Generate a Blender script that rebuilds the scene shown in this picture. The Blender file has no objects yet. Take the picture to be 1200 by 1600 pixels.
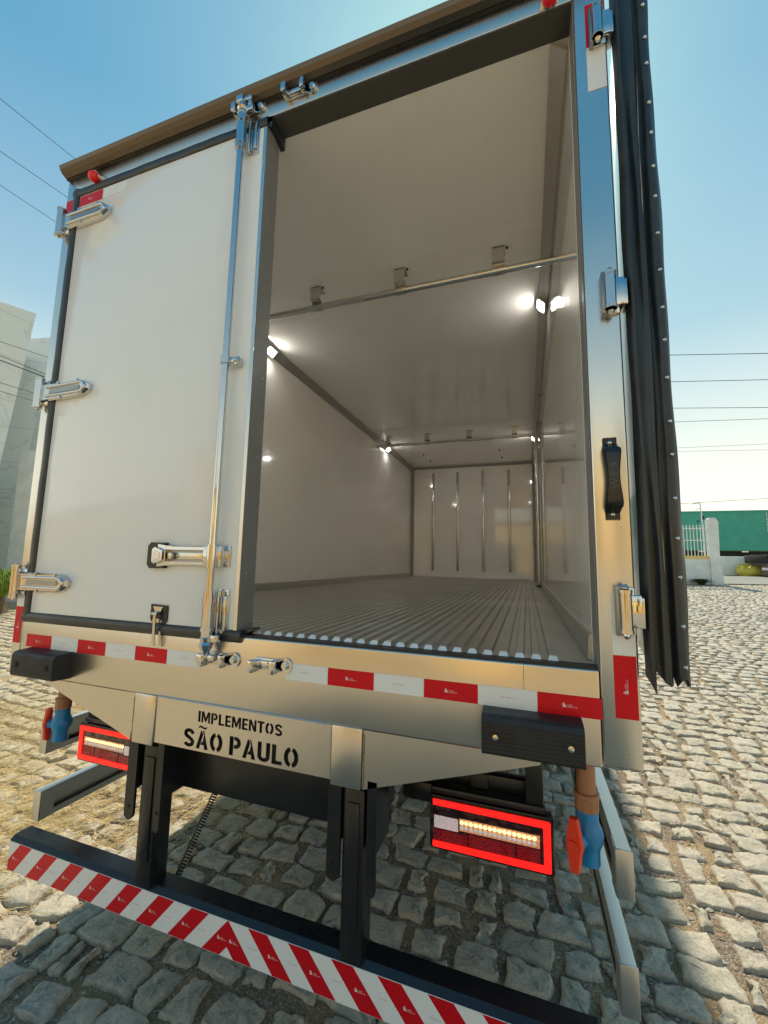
import bpy, bmesh, math, random
import numpy as np
from mathutils import Vector, Matrix
S = bpy.context.scene
C = S.collection
rad = math.radians
random.seed(7); rng = np.random.default_rng(11)

# ------------------------------------------------------------------ camera
YAW, PITCH, ROLL = 0.3330, 0.1201, 0.0203
cy, sy, cp, sp = math.cos(YAW), math.sin(YAW), math.cos(PITCH), math.sin(PITCH)
f = Vector((-sy*cp, cy*cp, sp)); r = Vector((cy, sy, 0)); u = r.cross(f)
cr, sr = math.cos(ROLL), math.sin(ROLL)
r2 = cr*r + sr*u; u2 = -sr*r + cr*u
cd = bpy.data.cameras.new('camera'); cam = bpy.data.objects.new('camera', cd); C.objects.link(cam)
M = Matrix((( r2.x, u2.x, -f.x, 0.902), (r2.y, u2.y, -f.y, -1.1863), (r2.z, u2.z, -f.z, 1.6252), (0, 0, 0, 1)))
cam.matrix_world = M
cd.sensor_fit = 'HORIZONTAL'; cd.sensor_width = 36; cd.lens = 36*644.35/1200
cd.clip_start = 0.02; cd.clip_end = 2000
S.camera = cam
# ------------------------------------------------------------------ sky and sun
SUN_AZ, SUN_EL = -7.0, 48.0          # azimuth clockwise from +Y
w = bpy.data.worlds.new('World'); S.world = w; w.use_nodes = True
nt = w.node_tree; bg = nt.nodes['Background']
sky = nt.nodes.new('ShaderNodeTexSky'); sky.sky_type = 'NISHITA'; sky.sun_disc = False
sky.sun_elevation = rad(SUN_EL); sky.sun_rotation = rad(SUN_AZ)
sky.air_density = 1.0; sky.dust_density = .8; sky.ozone_density = 1.6; sky.altitude = 0
tn = nt.nodes.new('ShaderNodeMix'); tn.data_type = 'RGBA'; tn.blend_type = 'MULTIPLY'; tn.inputs[0].default_value = 1
gm = nt.nodes.new('ShaderNodeGamma'); gm.inputs[1].default_value = .33; hs = nt.nodes.new('ShaderNodeHueSaturation'); hs.inputs['Saturation'].default_value = 2.5
nt.links.new(sky.outputs[0], gm.inputs[0]); nt.links.new(gm.outputs[0], hs.inputs['Color']); nt.links.new(hs.outputs[0], tn.inputs[6])
tn.inputs[7].default_value = (0.86, 1.42, 1.33, 1)
tc = nt.nodes.new('ShaderNodeTexCoord'); sx_ = nt.nodes.new('ShaderNodeSeparateXYZ'); nt.links.new(tc.outputs['Generated'], sx_.inputs[0])
hr = nt.nodes.new('ShaderNodeValToRGB'); he = hr.color_ramp.elements
for i_ in range(3): he.new(.5)
for e_, (p_, v_) in zip(he, ((0, 1), (.14, .95), (.27, .62), (.45, .22), (.72, 0))): e_.position = p_; e_.color = (v_, v_, v_, 1)
nt.links.new(sx_.outputs[2], hr.inputs[0])
hm = nt.nodes.new('ShaderNodeMix'); hm.data_type = 'RGBA'; nt.links.new(hr.outputs[0], hm.inputs[0]); nt.links.new(tn.outputs[2], hm.inputs[6])
hm.inputs[7].default_value = (4.05, 3.98, 3.30, 1)
nt.links.new(hm.outputs[2], bg.inputs[0]); bg.inputs[1].default_value = 0.15
sl = bpy.data.lights.new('sun', 'SUN'); so = bpy.data.objects.new('sun', sl); C.objects.link(so)
sl.energy = 2.75; sl.angle = rad(1.4); sl.color = (1.0, 0.89, 0.70)
sd = Vector((math.sin(rad(SUN_AZ))*math.cos(rad(SUN_EL)), math.cos(rad(SUN_AZ))*math.cos(rad(SUN_EL)), math.sin(rad(SUN_EL))))
so.rotation_euler = sd.to_track_quat('Z', 'Y').to_euler(); so.location = (0, 0, 30)
S.view_settings.view_transform = 'Standard'; S.view_settings.look = 'None'
S.view_settings.exposure = 1.0; S.view_settings.gamma = 1
S.view_settings.use_curve_mapping = False
S.render.engine = 'CYCLES'
cy_ = S.cycles
cy_.max_bounces = 12; cy_.diffuse_bounces = 10; cy_.glossy_bounces = 6; cy_.transmission_bounces = 6
cy_.use_denoising = True; cy_.sample_clamp_indirect = 8

# ------------------------------------------------------------------ materials
MAT = {}
def base(name):
    m = bpy.data.materials.new(name); m.use_nodes = True
    MAT[name] = m
    return m, m.node_tree, m.node_tree.nodes['Principled BSDF']
def nd(nt, t, **kw):
    n = nt.nodes.new(t)
    for k, v in kw.items(): setattr(n, k, v)
    return n
def coords(nt, scale=(1, 1, 1), rot=(0, 0, 0)):
    g = nd(nt, 'ShaderNodeNewGeometry'); mp = nd(nt, 'ShaderNodeMapping')
    mp.inputs['Scale'].default_value = scale; mp.inputs['Rotation'].default_value = rot
    nt.links.new(g.outputs['Position'], mp.inputs['Vector'])
    return mp.outputs[0]
def noise(nt, co, scale, detail=4, rough=.55):
    n = nd(nt, 'ShaderNodeTexNoise'); n.inputs['Scale'].default_value = scale
    n.inputs['Detail'].default_value = detail; n.inputs['Roughness'].default_value = rough
    nt.links.new(co, n.inputs['Vector']); return n.outputs[0]
def ramp(nt, fac, stops):
    r_ = nd(nt, 'ShaderNodeValToRGB'); e = r_.color_ramp.elements
    while len(e) < len(stops): e.new(0.5)
    for i, (p, c) in enumerate(stops):
        e[i].position = p; e[i].color = (c if len(c) == 4 else (*c, 1))
    nt.links.new(fac, r_.inputs[0]); return r_.outputs[0]
def mrange(nt, v, a, b, c, d):
    m = nd(nt, 'ShaderNodeMapRange'); nt.links.new(v, m.inputs[0])
    for i, x in enumerate((a, b, c, d)): m.inputs[i+1].default_value = x
    return m.outputs[0]
def mixc(nt, fac, a, b, mode='MIX'):
    m = nd(nt, 'ShaderNodeMix', data_type='RGBA', blend_type=mode)
    for i, v in ((0, fac), (6, a), (7, b)):
        if hasattr(v, 'is_linked'): nt.links.new(v, m.inputs[i])
        else: m.inputs[i].default_value = v if i == 0 else (*v, 1)
    return m.outputs[2]
def bump(nt, p, h, strength, dist):
    b = nd(nt, 'ShaderNodeBump'); b.inputs['Strength'].default_value = strength; b.inputs['Distance'].default_value = dist
    nt.links.new(h, b.inputs['Height']); nt.links.new(b.outputs[0], p.inputs['Normal'])
def simple(name, col, rough=.5, metal=0, spec=.5, var=.08, nscale=30, bmp=0.0, bdist=.001, coat=0, rvar=.1):
    m, nt, p = base(name)
    co = coords(nt); n = noise(nt, co, nscale)
    c2 = tuple(min(1, x*(1+var)) for x in col); c1 = tuple(x*(1-var) for x in col)
    nt.links.new(ramp(nt, n, [(.3, c1), (.7, c2)]), p.inputs['Base Color'])
    nt.links.new(mrange(nt, noise(nt, co, nscale*.3), .3, .7, max(0, rough-rvar), rough+rvar), p.inputs['Roughness'])
    p.inputs['Metallic'].default_value = metal; p.inputs['Specular IOR Level'].default_value = spec
    p.inputs['Coat Weight'].default_value = coat; p.inputs['Coat Roughness'].default_value = .05
    if bmp: bump(nt, p, n, bmp, bdist)
    return m
def brushed(name, col, rough, scale, bmp=.004, smear=.06):
    m, nt, p = base(name)
    co = coords(nt, scale); n = noise(nt, co, 1.0, 3)
    big = noise(nt, coords(nt), 2.2, 2, .45)
    nt.links.new(mixc(nt, .35, ramp(nt, n, [(.25, tuple(x*.98 for x in col)), (.75, col)]),
                 ramp(nt, big, [(.35, tuple(x*.90 for x in col)), (.65, col)])), p.inputs['Base Color'])
    ad = nd(nt, 'ShaderNodeMath', operation='ADD')
    nt.links.new(mrange(nt, n, .3, .7, rough-.001, rough+.001), ad.inputs[0])
    nt.links.new(mrange(nt, big, .35, .7, -smear*.5, smear), ad.inputs[1])
    nt.links.new(ad.outputs[0], p.inputs['Roughness'])
    p.inputs['Metallic'].default_value = 1
    return m
brushed('steel_h', (.66, .62, .56), .27, (3, 200, 260))
brushed('steel_v', (.74, .72, .67), .24, (260, 200, 3))
brushed('steel_gutter', (.15, .122, .095), .36, (2, 120, 120))
brushed('steel_dark', (.34, .34, .33), .34, (40, 40, 40))
simple('chrome', (.60, .60, .60), .09, 1, var=.04, nscale=25, rvar=.04)
simple('zinc', (.62, .60, .55), .22, 1, var=.08, nscale=60, rvar=.06)
brushed('alu_floor', (.54, .54, .52), .40, (120, 2.0, 60), .01, .2)
brushed('alu_rail', (.62, .62, .60), .38, (60, 2.0, 60), .01, .08)
brushed('alu_trim', (.66, .66, .64), .25, (80, 80, 3), .02, .06)
simple('rib_end', (.88, .88, .86), .40, .15, var=.05)  # near-white colour paints the sky's reflection on the cut rib ends
# glossy laminate
def laminate(name, col, rough, wav):
    m, nt, p = base(name)
    co = coords(nt); big = noise(nt, co, .8, 5, .6); sm = noise(nt, co, 9, 4)
    c1 = tuple(x*.965 for x in col)
    nt.links.new(ramp(nt, big, [(.35, c1), (.65, col)]), p.inputs['Base Color'])
    nt.links.new(mrange(nt, sm, .3, .75, rough*.7, rough*1.7), p.inputs['Roughness'])
    sm2 = noise(nt, coords(nt, (1.2, 1, .5), (0, .5, 0)), 2.6, 7, .62)
    lo_ = p.inputs['Base Color'].links[0].from_socket
    nt.links.new(mixc(nt, mrange(nt, sm2, .55, .75, 0, .22), lo_, (col[0]*.78, col[1]*.76, col[2]*.72)), p.inputs['Base Color'])
    p.inputs['Specular IOR Level'].default_value = .55
    bump(nt, p, noise(nt, co, 2.2, 1, .4), wav, .02)
laminate('white_skin', (.87, .90, .91), .09, .05)
laminate('white_inner', (.97, .945, .885), .065, .03)
MAT['white_inner'].node_tree.nodes['Principled BSDF'].inputs['Coat Weight'].default_value = .7
MAT['white_inner'].node_tree.nodes['Principled BSDF'].inputs['Coat Roughness'].default_value = .03
simple('rubber', (.018, .019, .021), .50, 0, .45, .25, 25, .15, .002)
simple('rubber_seal', (.022, .027, .030), .36, 0, .6, .35, 14, .25, .004, rvar=.12)
simple('black_paint', (.012, .013, .014), .30, 0, .5, .2, 12, rvar=.1)
simple('black_plastic', (.014, .014, .015), .28, 0, .5, .2, 30)
# retroreflective tape
def tape(name, col, hi, met=0.0):
    m, nt, p = base(name)
    v = nd(nt, 'ShaderNodeTexVoronoi'); v.inputs['Scale'].default_value = 330; nt.links.new(coords(nt), v.inputs['Vector'])
    wv = nd(nt, 'ShaderNodeTexWave', bands_direction='Z'); wv.inputs['Scale'].default_value = 60
    nt.links.new(coords(nt), wv.inputs['Vector'])
    a = ramp(nt, v.outputs['Distance'], [(.1, hi), (.6, col)])
    nt.links.new(mixc(nt, .35, a, ramp(nt, wv.outputs[0], [(.4, col), (.6, hi)])), p.inputs['Base Color'])
    p.inputs['Roughness'].default_value = .42; p.inputs['Coat Weight'].default_value = .12; p.inputs['Metallic'].default_value = met; p.inputs['Specular IOR Level'].default_value = .25
tape('tape_red', (.58, .003, .012), (.75, .008, .02), .25)
tape('tape_white', (.74, .77, .78), (.92, .93, .93), .12)
simple('tape_mark', (.80, .62, .60), .4)
simple('tape_mark_red', (.55, .25, .25), .4)
simple('pvc_brown', (.36, .17, .09), .35, 0, .5, .08, 12)
simple('pvc_blue', (.012, .22, .50), .34, 0, .5, .18, 9)
simple('handle_red', (.78, .045, .012), .35, 0, .5, .08, 15)
def emit(name, col, strength, basecol=None, rough=.2):
    m, nt, p = base(name)
    p.inputs['Base Color'].default_value = (*(basecol or col), 1); p.inputs['Roughness'].default_value = rough
    v = nd(nt, 'ShaderNodeTexVoronoi'); v.inputs['Scale'].default_value = 90; nt.links.new(coords(nt), v.inputs['Vector'])
    nt.links.new(mrange(nt, v.outputs['Distance'], 0, .6, strength*1.2, strength*.85), p.inputs['Emission Strength'])
    p.inputs['Emission Color'].default_value = (*col, 1)
emit('lamp_ring', (1.0, .012, .008), .75, (.6, .01, .01))
emit('led_white', (1, .96, .90), 75, (.9, .9, .9))
emit('led_amber', (1, .68, .32), 1.0, (.9, .5, .2), .1)
emit('marker_red', (1.0, .02, .03), .06, (.6, .01, .015), .12)
# lens materials: facetted
def lens(name, c1, c2, sc, rough=.12):
    m, nt, p = base(name)
    v = nd(nt, 'ShaderNodeTexVoronoi'); v.inputs['Scale'].default_value = 1
    nt.links.new(coords(nt, sc), v.inputs['Vector'])
    nt.links.new(ramp(nt, v.outputs['Distance'], [(.15, c2), (.65, c1)]), p.inputs['Base Color'])
    p.inputs['Roughness'].default_value = rough; p.inputs['Metallic'].default_value = .55
    p.inputs['Coat Weight'].default_value = 1; p.inputs['Coat Roughness'].default_value = .04
    bump(nt, p, v.outputs['Distance'], .8, .01)
lens('lens_clear', (.55, .60, .64), (1, 1, 1), (240, 240, 240))
lens('lens_amber', (.50, .22, .06), (1, .80, .55), (300, 110, 160))
lens('lens_red', (.22, .004, .015), (.45, .01, .03), (180, 60, 240))
for k_, e_, c_ in (('lens_amber', .12, (1, .55, .20)), ('lens_clear', .12, (1, 1, 1))):
    p_ = MAT[k_].node_tree.nodes['Principled BSDF']; p_.inputs['Emission Color'].default_value = (*c_, 1); p_.inputs['Emission Strength'].default_value = e_
lens('lens_dark', (.035, .002, .004), (.05, .003, .006), (30, 30, 30), .08)
simple('weld', (.30, .24, .17), .5, .8, var=.4, nscale=180, bmp=.9, bdist=.004)
simple('rust', (.20, .09, .035), .7, .2, var=.4, nscale=60)
simple('tyre', (.02, .02, .02), .8, 0, .3, .3, 30)
simple('spring_steel', (.05, .05, .05), .4, .8, var=.3)
simple('trim_grey', (.36, .345, .31), .35, 0, .5, .06, 8)
simple('door_edge_grey', (.20, .20, .19), .4, 0, .4, .06, 8)
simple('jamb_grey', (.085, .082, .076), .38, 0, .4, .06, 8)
simple('dark_inside', (.012, .012, .012), .7)
# stones: base colour per stone plus mineral noise
def stone_mat():
    m, nt, p = base('cobble')
    co = coords(nt)
    at = nd(nt, 'ShaderNodeAttribute', attribute_name='tint')
    n1 = noise(nt, co, 14, 8, .65); n2 = noise(nt, co, 90, 4, .7); n3 = noise(nt, co, 4, 3)
    c = mixc(nt, .45, at.outputs['Color'], ramp(nt, n1, [(.34, (.20, .18, .14)), (.5, (.37, .345, .285)), (.66, (.56, .535, .45))]))
    c = mixc(nt, .38, c, ramp(nt, n2, [(.36, (.13, .12, .095)), (.6, (.56, .53, .45))]))
    c = mixc(nt, mrange(nt, n3, .5, .7, 0, .35), c, (.50, .42, .28))
    sx = nd(nt, 'ShaderNodeSeparateXYZ'); nt.links.new(co, sx.inputs[0])
    c = mixc(nt, mrange(nt, sx.outputs[0], -2.6, -1.0, .38, 0), c, (.56, .42, .22))
    c = mixc(nt, .18, c, (.50, .39, .24))
    nt.links.new(c, p.inputs['Base Color'])
    p.inputs['Roughness'].default_value = .62; p.inputs['Specular IOR Level'].default_value = .35
    vor = nd(nt, 'ShaderNodeTexVoronoi', feature='F1'); vor.inputs['Scale'].default_value = 13
    sv = nd(nt, 'ShaderNodeMapping'); sv.inputs['Scale'].default_value = (1, 1.0, .25); nt.links.new(co, sv.inputs[0])
    wz = nd(nt, 'ShaderNodeVectorMath', operation='MULTIPLY_ADD'); wz.inputs[1].default_value = (.05, .05, .05)
    nn = nd(nt, 'ShaderNodeTexNoise'); nn.inputs['Scale'].default_value = 14; nn.inputs['Detail'].default_value = 4; nt.links.new(co, nn.inputs['Vector'])
    nt.links.new(nn.outputs['Color'], wz.inputs[0]); nt.links.new(sv.outputs[0], wz.inputs[2]); nt.links.new(wz.outputs[0], vor.inputs['Vector'])
    b0 = nd(nt, 'ShaderNodeBump'); b0.inputs['Strength'].default_value = .35; b0.inputs['Distance'].default_value = .03
    nt.links.new(vor.outputs['Distance'], b0.inputs['Height'])
    b1 = nd(nt, 'ShaderNodeBump'); b1.inputs['Strength'].default_value = .7; b1.inputs['Distance'].default_value = .011
    nt.links.new(n1, b1.inputs['Height']); nt.links.new(b0.outputs[0], b1.inputs['Normal'])
    b2 = nd(nt, 'ShaderNodeBump'); b2.inputs['Strength'].default_value = .8; b2.inputs['Distance'].default_value = .004
    nt.links.new(n2, b2.inputs['Height']); nt.links.new(b1.outputs[0], b2.inputs['Normal']); nt.links.new(b2.outputs[0], p.inputs['Normal'])
stone_mat()
def dirt_mat():
    m, nt, p = base('dirt')
    co = coords(nt)
    n1 = noise(nt, co, 3.0, 6, .6); n2 = noise(nt, co, 60, 6, .7); n3 = noise(nt, co, .6, 3)
    c = ramp(nt, n2, [(.32, (.10, .072, .048)), (.5, (.20, .15, .10)), (.68, (.33, .26, .18))])
    c = mixc(nt, mrange(nt, n1, .48, .66, 0, .8), c, (.42, .28, .12))
    sx = nd(nt, 'ShaderNodeSeparateXYZ'); nt.links.new(co, sx.inputs[0])
    left = mrange(nt, sx.outputs[0], -2.4, -1.2, .75, 0.0)
    c = mixc(nt, left, c, (.46, .33, .16))
    v = nd(nt, 'ShaderNodeTexVoronoi'); v.inputs['Scale'].default_value = 130; nt.links.new(co, v.inputs['Vector'])
    sep = nd(nt, 'ShaderNodeSeparateColor'); nt.links.new(v.outputs['Color'], sep.inputs[0])
    c = mixc(nt, mrange(nt, sep.outputs[0], .80, .82, 0, .55), c, (.40, .37, .32))
    nt.links.new(c, p.inputs['Base Color']); p.inputs['Roughness'].default_value = .9
    ad = nd(nt, 'ShaderNodeMath', operation='SUBTRACT'); nt.links.new(n2, ad.inputs[0]); nt.links.new(v.outputs['Distance'], ad.inputs[1])
    bump(nt, p, ad.outputs[0], .8, .008)
dirt_mat()
def marble():
    m, nt, p = base('marble_tile')
    co = coords(nt, (1, 1, 1))
    ns = nd(nt, 'ShaderNodeTexNoise'); ns.inputs['Scale'].default_value = .9; ns.inputs['Detail'].default_value = 6; nt.links.new(co, ns.inputs['Vector'])
    ns.inputs['Distortion'].default_value = 1.2
    vein = ramp(nt, ns.outputs[0], [(.475, (0, 0, 0)), (.495, (1, 1, 1)), (.50, (1, 1, 1)), (.52, (0, 0, 0))])
    c = mixc(nt, .0, (.70, .73, .70), (.70, .73, .70))
    mm = nd(nt, 'ShaderNodeMath', operation='MULTIPLY'); nt.links.new(vein, mm.inputs[0]); mm.inputs[1].default_value = .32
    c = mixc(nt, mm.outputs[0], c, (.33, .35, .33))
    sx = nd(nt, 'ShaderNodeSeparateXYZ'); nt.links.new(co, sx.inputs[0])
    md = nd(nt, 'ShaderNodeMath', operation='PINGPONG'); nt.links.new(sx.outputs[2], md.inputs[0]); md.inputs[1].default_value = .55
    lt = nd(nt, 'ShaderNodeMath', operation='LESS_THAN'); nt.links.new(md.outputs[0], lt.inputs[0]); lt.inputs[1].default_value = .012
    m2 = nd(nt, 'ShaderNodeMath', operation='MULTIPLY'); nt.links.new(lt.outputs[0], m2.inputs[0]); m2.inputs[1].default_value = .45
    c = mixc(nt, m2.outputs[0], c, (.35, .37, .36))
    nt.links.new(c, p.inputs['Base Color']); p.inputs['Roughness'].default_value = .35
marble()
simple('plaster_white', (.70, .72, .70), .7, var=.1, nscale=3, bmp=.1)
simple('paint_white', (.78, .78, .76), .5, var=.06)
simple('container_green', (.045, .36, .265), .5, var=.12, nscale=2)
simple('yellow_tarp', (.62, .52, .08), .6, var=.15, nscale=8)
simple('road_tan', (.54, .34, .15), .9, var=.15, nscale=4)
simple('road_grey', (.24, .24, .21), .9, var=.12, nscale=9)
simple('cream_wall', (.76, .54, .20), .8, var=.06, nscale=2)
simple('bark', (.12, .08, .05), .9, var=.3)
simple('wire', (.03, .03, .035), .6)
simple('window_dark', (.02, .025, .03), .1)
def leafmat(name, c1, c2, tr=.35):
    m, nt, p = base(name)
    co = coords(nt); n = noise(nt, co, 9, 3)
    c = ramp(nt, n, [(.3, c1), (.7, c2)])
    nt.links.new(c, p.inputs['Base Color']); p.inputs['Roughness'].default_value = .55
    t = nd(nt, 'ShaderNodeBsdfTranslucent'); nt.links.new(c, t.inputs[0])
    ms = nd(nt, 'ShaderNodeMixShader'); ms.inputs[0].default_value = tr
    out = nt.nodes['Material Output']
    nt.links.new(p.outputs[0], ms.inputs[1]); nt.links.new(t.outputs[0], ms.inputs[2]); nt.links.new(ms.outputs[0], out.inputs[0])
leafmat('grass_blade', (.10, .20, .015), (.30, .42, .04))
leafmat('weed_leaf', (.03, .08, .01), (.08, .16, .03))
leafmat('straw', (.42, .29, .10), (.72, .55, .24), .2)
leafmat('dead_leaf', (.35, .13, .06), (.50, .26, .10), .15)
leafmat('tree_leaf', (.10, .11, .02), (.34, .26, .06), .3)

# ------------------------------------------------------------------ mesh building
class MB:
    def __init__(s): s.v = []; s.f = []; s.m = []; s.mats = []; s.sm = []
    def mi(s, mat):
        if mat not in s.mats: s.mats.append(mat)
        return s.mats.index(mat)
    def add(s, vs, fs, mat, smooth=False):
        o = len(s.v); k = s.mi(mat); s.v += [tuple(x) for x in vs]
        for q in fs: s.f.append(tuple(o+i for i in q)); s.m.append(k); s.sm.append(smooth)
        return s
    def box(s, x0, x1, y0, y1, z0, z1, mat, bev=0.0, seg=2):
        if x0 > x1: x0, x1 = x1, x0
        if y0 > y1: y0, y1 = y1, y0
        if z0 > z1: z0, z1 = z1, z0
        if bev <= 0:
            vs = [(x, y, z) for z in (z0, z1) for y in (y0, y1) for x in (x0, x1)]
            fs = [(0, 2, 3, 1), (4, 5, 7, 6), (0, 1, 5, 4), (1, 3, 7, 5), (3, 2, 6, 7), (2, 0, 4, 6)]
            return s.add(vs, fs, mat)
        bm = bmesh.new(); bmesh.ops.create_cube(bm, size=1)
        for v in bm.verts: v.co = Vector(((x0+x1)/2+v.co.x*(x1-x0), (y0+y1)/2+v.co.y*(y1-y0), (z0+z1)/2+v.co.z*(z1-z0)))
        bmesh.ops.bevel(bm, geom=bm.edges[:], offset=min(bev, .45*min(x1-x0, y1-y0, z1-z0)), segments=seg, affect='EDGES', profile=.5)
        return s.bm(bm, mat, seg > 1)
    def bm(s, bm, mat, smooth=False):
        bm.verts.ensure_lookup_table()
        for i, v in enumerate(bm.verts): v.index = i
        s.add([v.co for v in bm.verts], [[v.index for v in f_.verts] for f_ in bm.faces], mat, smooth); bm.free(); return s
    def cyl(s, a, b, r0, mat, r1=None, n=20, caps=True, smooth=True):
        a = Vector(a); b = Vector(b); d = (b-a).normalized(); r1 = r0 if r1 is None else r1
        t = Vector((0, 0, 1)) if abs(d.z) < .9 else Vector((1, 0, 0)); p = d.cross(t).normalized(); q = d.cross(p)
        vs = []
        for c, rr in ((a, r0), (b, r1)):
            for i in range(n):
                t_ = 2*math.pi*i/n; vs.append(c+rr*(math.cos(t_)*p+math.sin(t_)*q))
        s.add(vs, [(i, i+n, (i+1) % n+n, (i+1) % n) for i in range(n)], mat, smooth)
        if caps:
            s.add(vs[:n], [tuple(range(n))], mat); s.add(vs[n:], [tuple(reversed(range(n)))], mat)
        return s
    def lathe(s, base, axis, prof, mat, n=24):
        # prof: list of (dist along axis, radius)
        a = Vector(base); d = Vector(axis).normalized()
        t = Vector((0, 0, 1)) if abs(d.z) < .9 else Vector((1, 0, 0)); p = d.cross(t).normalized(); q = d.cross(p)
        vs = [a+d*h+rr*(math.cos(2*math.pi*i/n)*p+math.sin(2*math.pi*i/n)*q) for h, rr in prof for i in range(n)]
        fs = [(j*n+i, j*n+n+i, j*n+n+(i+1) % n, j*n+(i+1) % n) for j in range(len(prof)-1) for i in range(n)]
        s.add(vs, fs, mat, True)
        s.add(vs[:n], [tuple(range(n))], mat); s.add(vs[-n:], [tuple(reversed(range(n)))], mat)
        return s
    def tube(s, pts, r_, mat, n=10, closed=False):
        pts = [Vector(p) for p in pts]; N = len(pts); vs = []
        up = Vector((0, 0, 1))
        for i, p in enumerate(pts):
            d = (pts[min(i+1, N-1)]-pts[max(i-1, 0)]).normalized()
            if abs(d.dot(up)) > .98: up = Vector((1, 0, 0))
            a = d.cross(up).normalized(); b = d.cross(a); up = -b if b.dot(up) < 0 else b
            rr = r_[i] if isinstance(r_, (list, tuple)) else r_
            vs += [p+rr*(math.cos(2*math.pi*k/n)*a+math.sin(2*math.pi*k/n)*b) for k in range(n)]
        fs = [(j*n+i, j*n+(i+1) % n, j*n+n+(i+1) % n, j*n+n+i) for j in range(N-1) for i in range(n)]
        s.add(vs, fs, mat, True)
        s.add(vs[:n], [tuple(reversed(range(n)))], mat); s.add(vs[-n:], [tuple(range(n))], mat)
        return s
    def prism(s, poly, plane, a0, a1, mat, smooth=False):
        # poly 2d pts; plane 'xz' extruded along y, 'xy' along z, 'yz' along x
        def P(p, a): return {'xz': (p[0], a, p[1]), 'xy': (p[0], p[1], a), 'yz': (a, p[0], p[1])}[plane]
        n = len(poly); vs = [P(p, a0) for p in poly]+[P(p, a1) for p in poly]
        bm = bmesh.new(); bv = [bm.verts.new(v) for v in vs]
        bm.faces.new(bv[:n]); bm.faces.new(list(reversed(bv[n:])))
        for i in range(n): bm.faces.new([bv[i], bv[(i+1) % n], bv[(i+1) % n+n], bv[i+n]])
        bmesh.ops.recalc_face_normals(bm, faces=bm.faces[:])
        return s.bm(bm, mat, smooth)
    def quad(s, vs, mat): return s.add(vs, [tuple(range(len(vs)))], mat)
    def mirror(s):   # mirror across X=0
        s.v = [(-x, y, z) for x, y, z in s.v]; s.f = [tuple(reversed(q)) for q in s.f]; return s
    def build(s, name, parent=None, auto=True):
        me = bpy.data.meshes.new(name); me.from_pydata(s.v, [], s.f)
        for m in s.mats: me.materials.append(MAT[m])
        me.polygons.foreach_set('material_index', s.m); me.polygons.foreach_set('use_smooth', s.sm)
        me.update()
        o = bpy.data.objects.new(name, me); C.objects.link(o)
        if parent: o.parent = parent
        if auto and any(s.sm):
            bm = bmesh.new(); bm.from_mesh(me); bmesh.ops.remove_doubles(bm, verts=bm.verts[:], dist=1e-5)
            for e in bm.edges:
                if len(e.link_faces) == 2 and e.calc_face_angle(0) > rad(38): e.smooth = False
            bm.to_mesh(me); bm.free()
        return o
def empty(name, label, cat, loc=(0, 0, 0), group=None):
    o = bpy.data.objects.new(name, None); C.objects.link(o); o.location = loc; o.empty_display_size = .2
    o['label'] = label; o['category'] = cat
    if group: o['group'] = group
    return o
def tag(o, label=None, cat=None, group=None, kind=None):
    for k, v in (('label', label), ('category', cat), ('group', group), ('kind', kind)):
        if v: o[k] = v
    return o
# small text as mesh data (faces in XZ plane, facing -Y)
_tc = {}
def text2d(s_, size):
    if s_ not in _tc:
        cu = bpy.data.curves.new('t', 'FONT'); cu.body = s_; cu.size = 1; cu.resolution_u = 1
        o = bpy.data.objects.new('t', cu); C.objects.link(o)
        bpy.context.view_layer.update(); me = o.to_mesh()
        _tc[s_] = ([tuple(v.co) for v in me.vertices], [tuple(p.vertices) for p in me.polygons])
        o.to_mesh_clear(); bpy.data.objects.remove(o); bpy.data.curves.remove(cu)
    v, fc = _tc[s_]
    return [(x*size, y*size) for x, y, z in v], fc

# ------------------------------------------------------------------ ground
def sstep(x, a, b):
    t = np.clip((x-a)/(b-a), 0, 1); return t*t*(3-2*t)
def H(x, y):
    x = np.asarray(x, float); y = np.asarray(y, float)
    rr = np.hypot(x-.9, y+1.19)
    s_ = .038+.017*sstep(x, -5, 3)
    e = np.maximum(rr-3.5, 0); e = np.where(e < 1, e*e/2, e-.5)
    e2 = np.maximum(rr-21.7, 0)
    far = np.maximum(rr-42, 0)
    h = s_*e-(s_-.035)*e2-.035*far
    return h*sstep(y, -1.5, 3.5)
def mesh_np(name, V, F4, mat, smooth, tint=None, F3=None):
    me = bpy.data.meshes.new(name); nv = len(V); me.vertices.add(nv)
    me.vertices.foreach_set('co', V.astype(np.float32).ravel())
    loops = [F4.ravel()]; st = [np.arange(len(F4))*4]; tot = [np.full(len(F4), 4)]
    if F3 is not None:
        loops.append(F3.ravel()); st.append(len(F4)*4+np.arange(len(F3))*3); tot.append(np.full(len(F3), 3))
    L = np.concatenate(loops).astype(np.int32); me.loops.add(len(L)); me.loops.foreach_set('vertex_index', L)
    st = np.concatenate(st).astype(np.int32); me.polygons.add(len(st)); me.polygons.foreach_set('loop_start', st)
    try: me.polygons.foreach_set('loop_total', np.concatenate(tot).astype(np.int32))
    except Exception: pass
    me.update(calc_edges=True); me.validate()
    me.polygons.foreach_set('use_smooth', np.full(len(me.polygons), smooth))
    if tint is not None:
        a = me.color_attributes.new('tint', 'FLOAT_COLOR', 'POINT')
        a.data.foreach_set('color', np.c_[tint, np.ones(nv)].astype(np.float32).ravel())
    me.materials.append(MAT[mat]); me.update()
    o = bpy.data.objects.new(name, me); C.objects.link(o); return o
def axis(segs):
    out = [segs[0][0]]
    for a, b, st in segs: out += list(np.linspace(a, b, max(1, int(round((b-a)/st)))+1)[1:])
    return np.array(out)
gx = axis([(-600, -60, 60), (-60, -8, 2), (-8, -5, .3), (-5, 4.5, .04), (4.5, 12, .3), (12, 60, 2), (60, 600, 60)])
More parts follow.
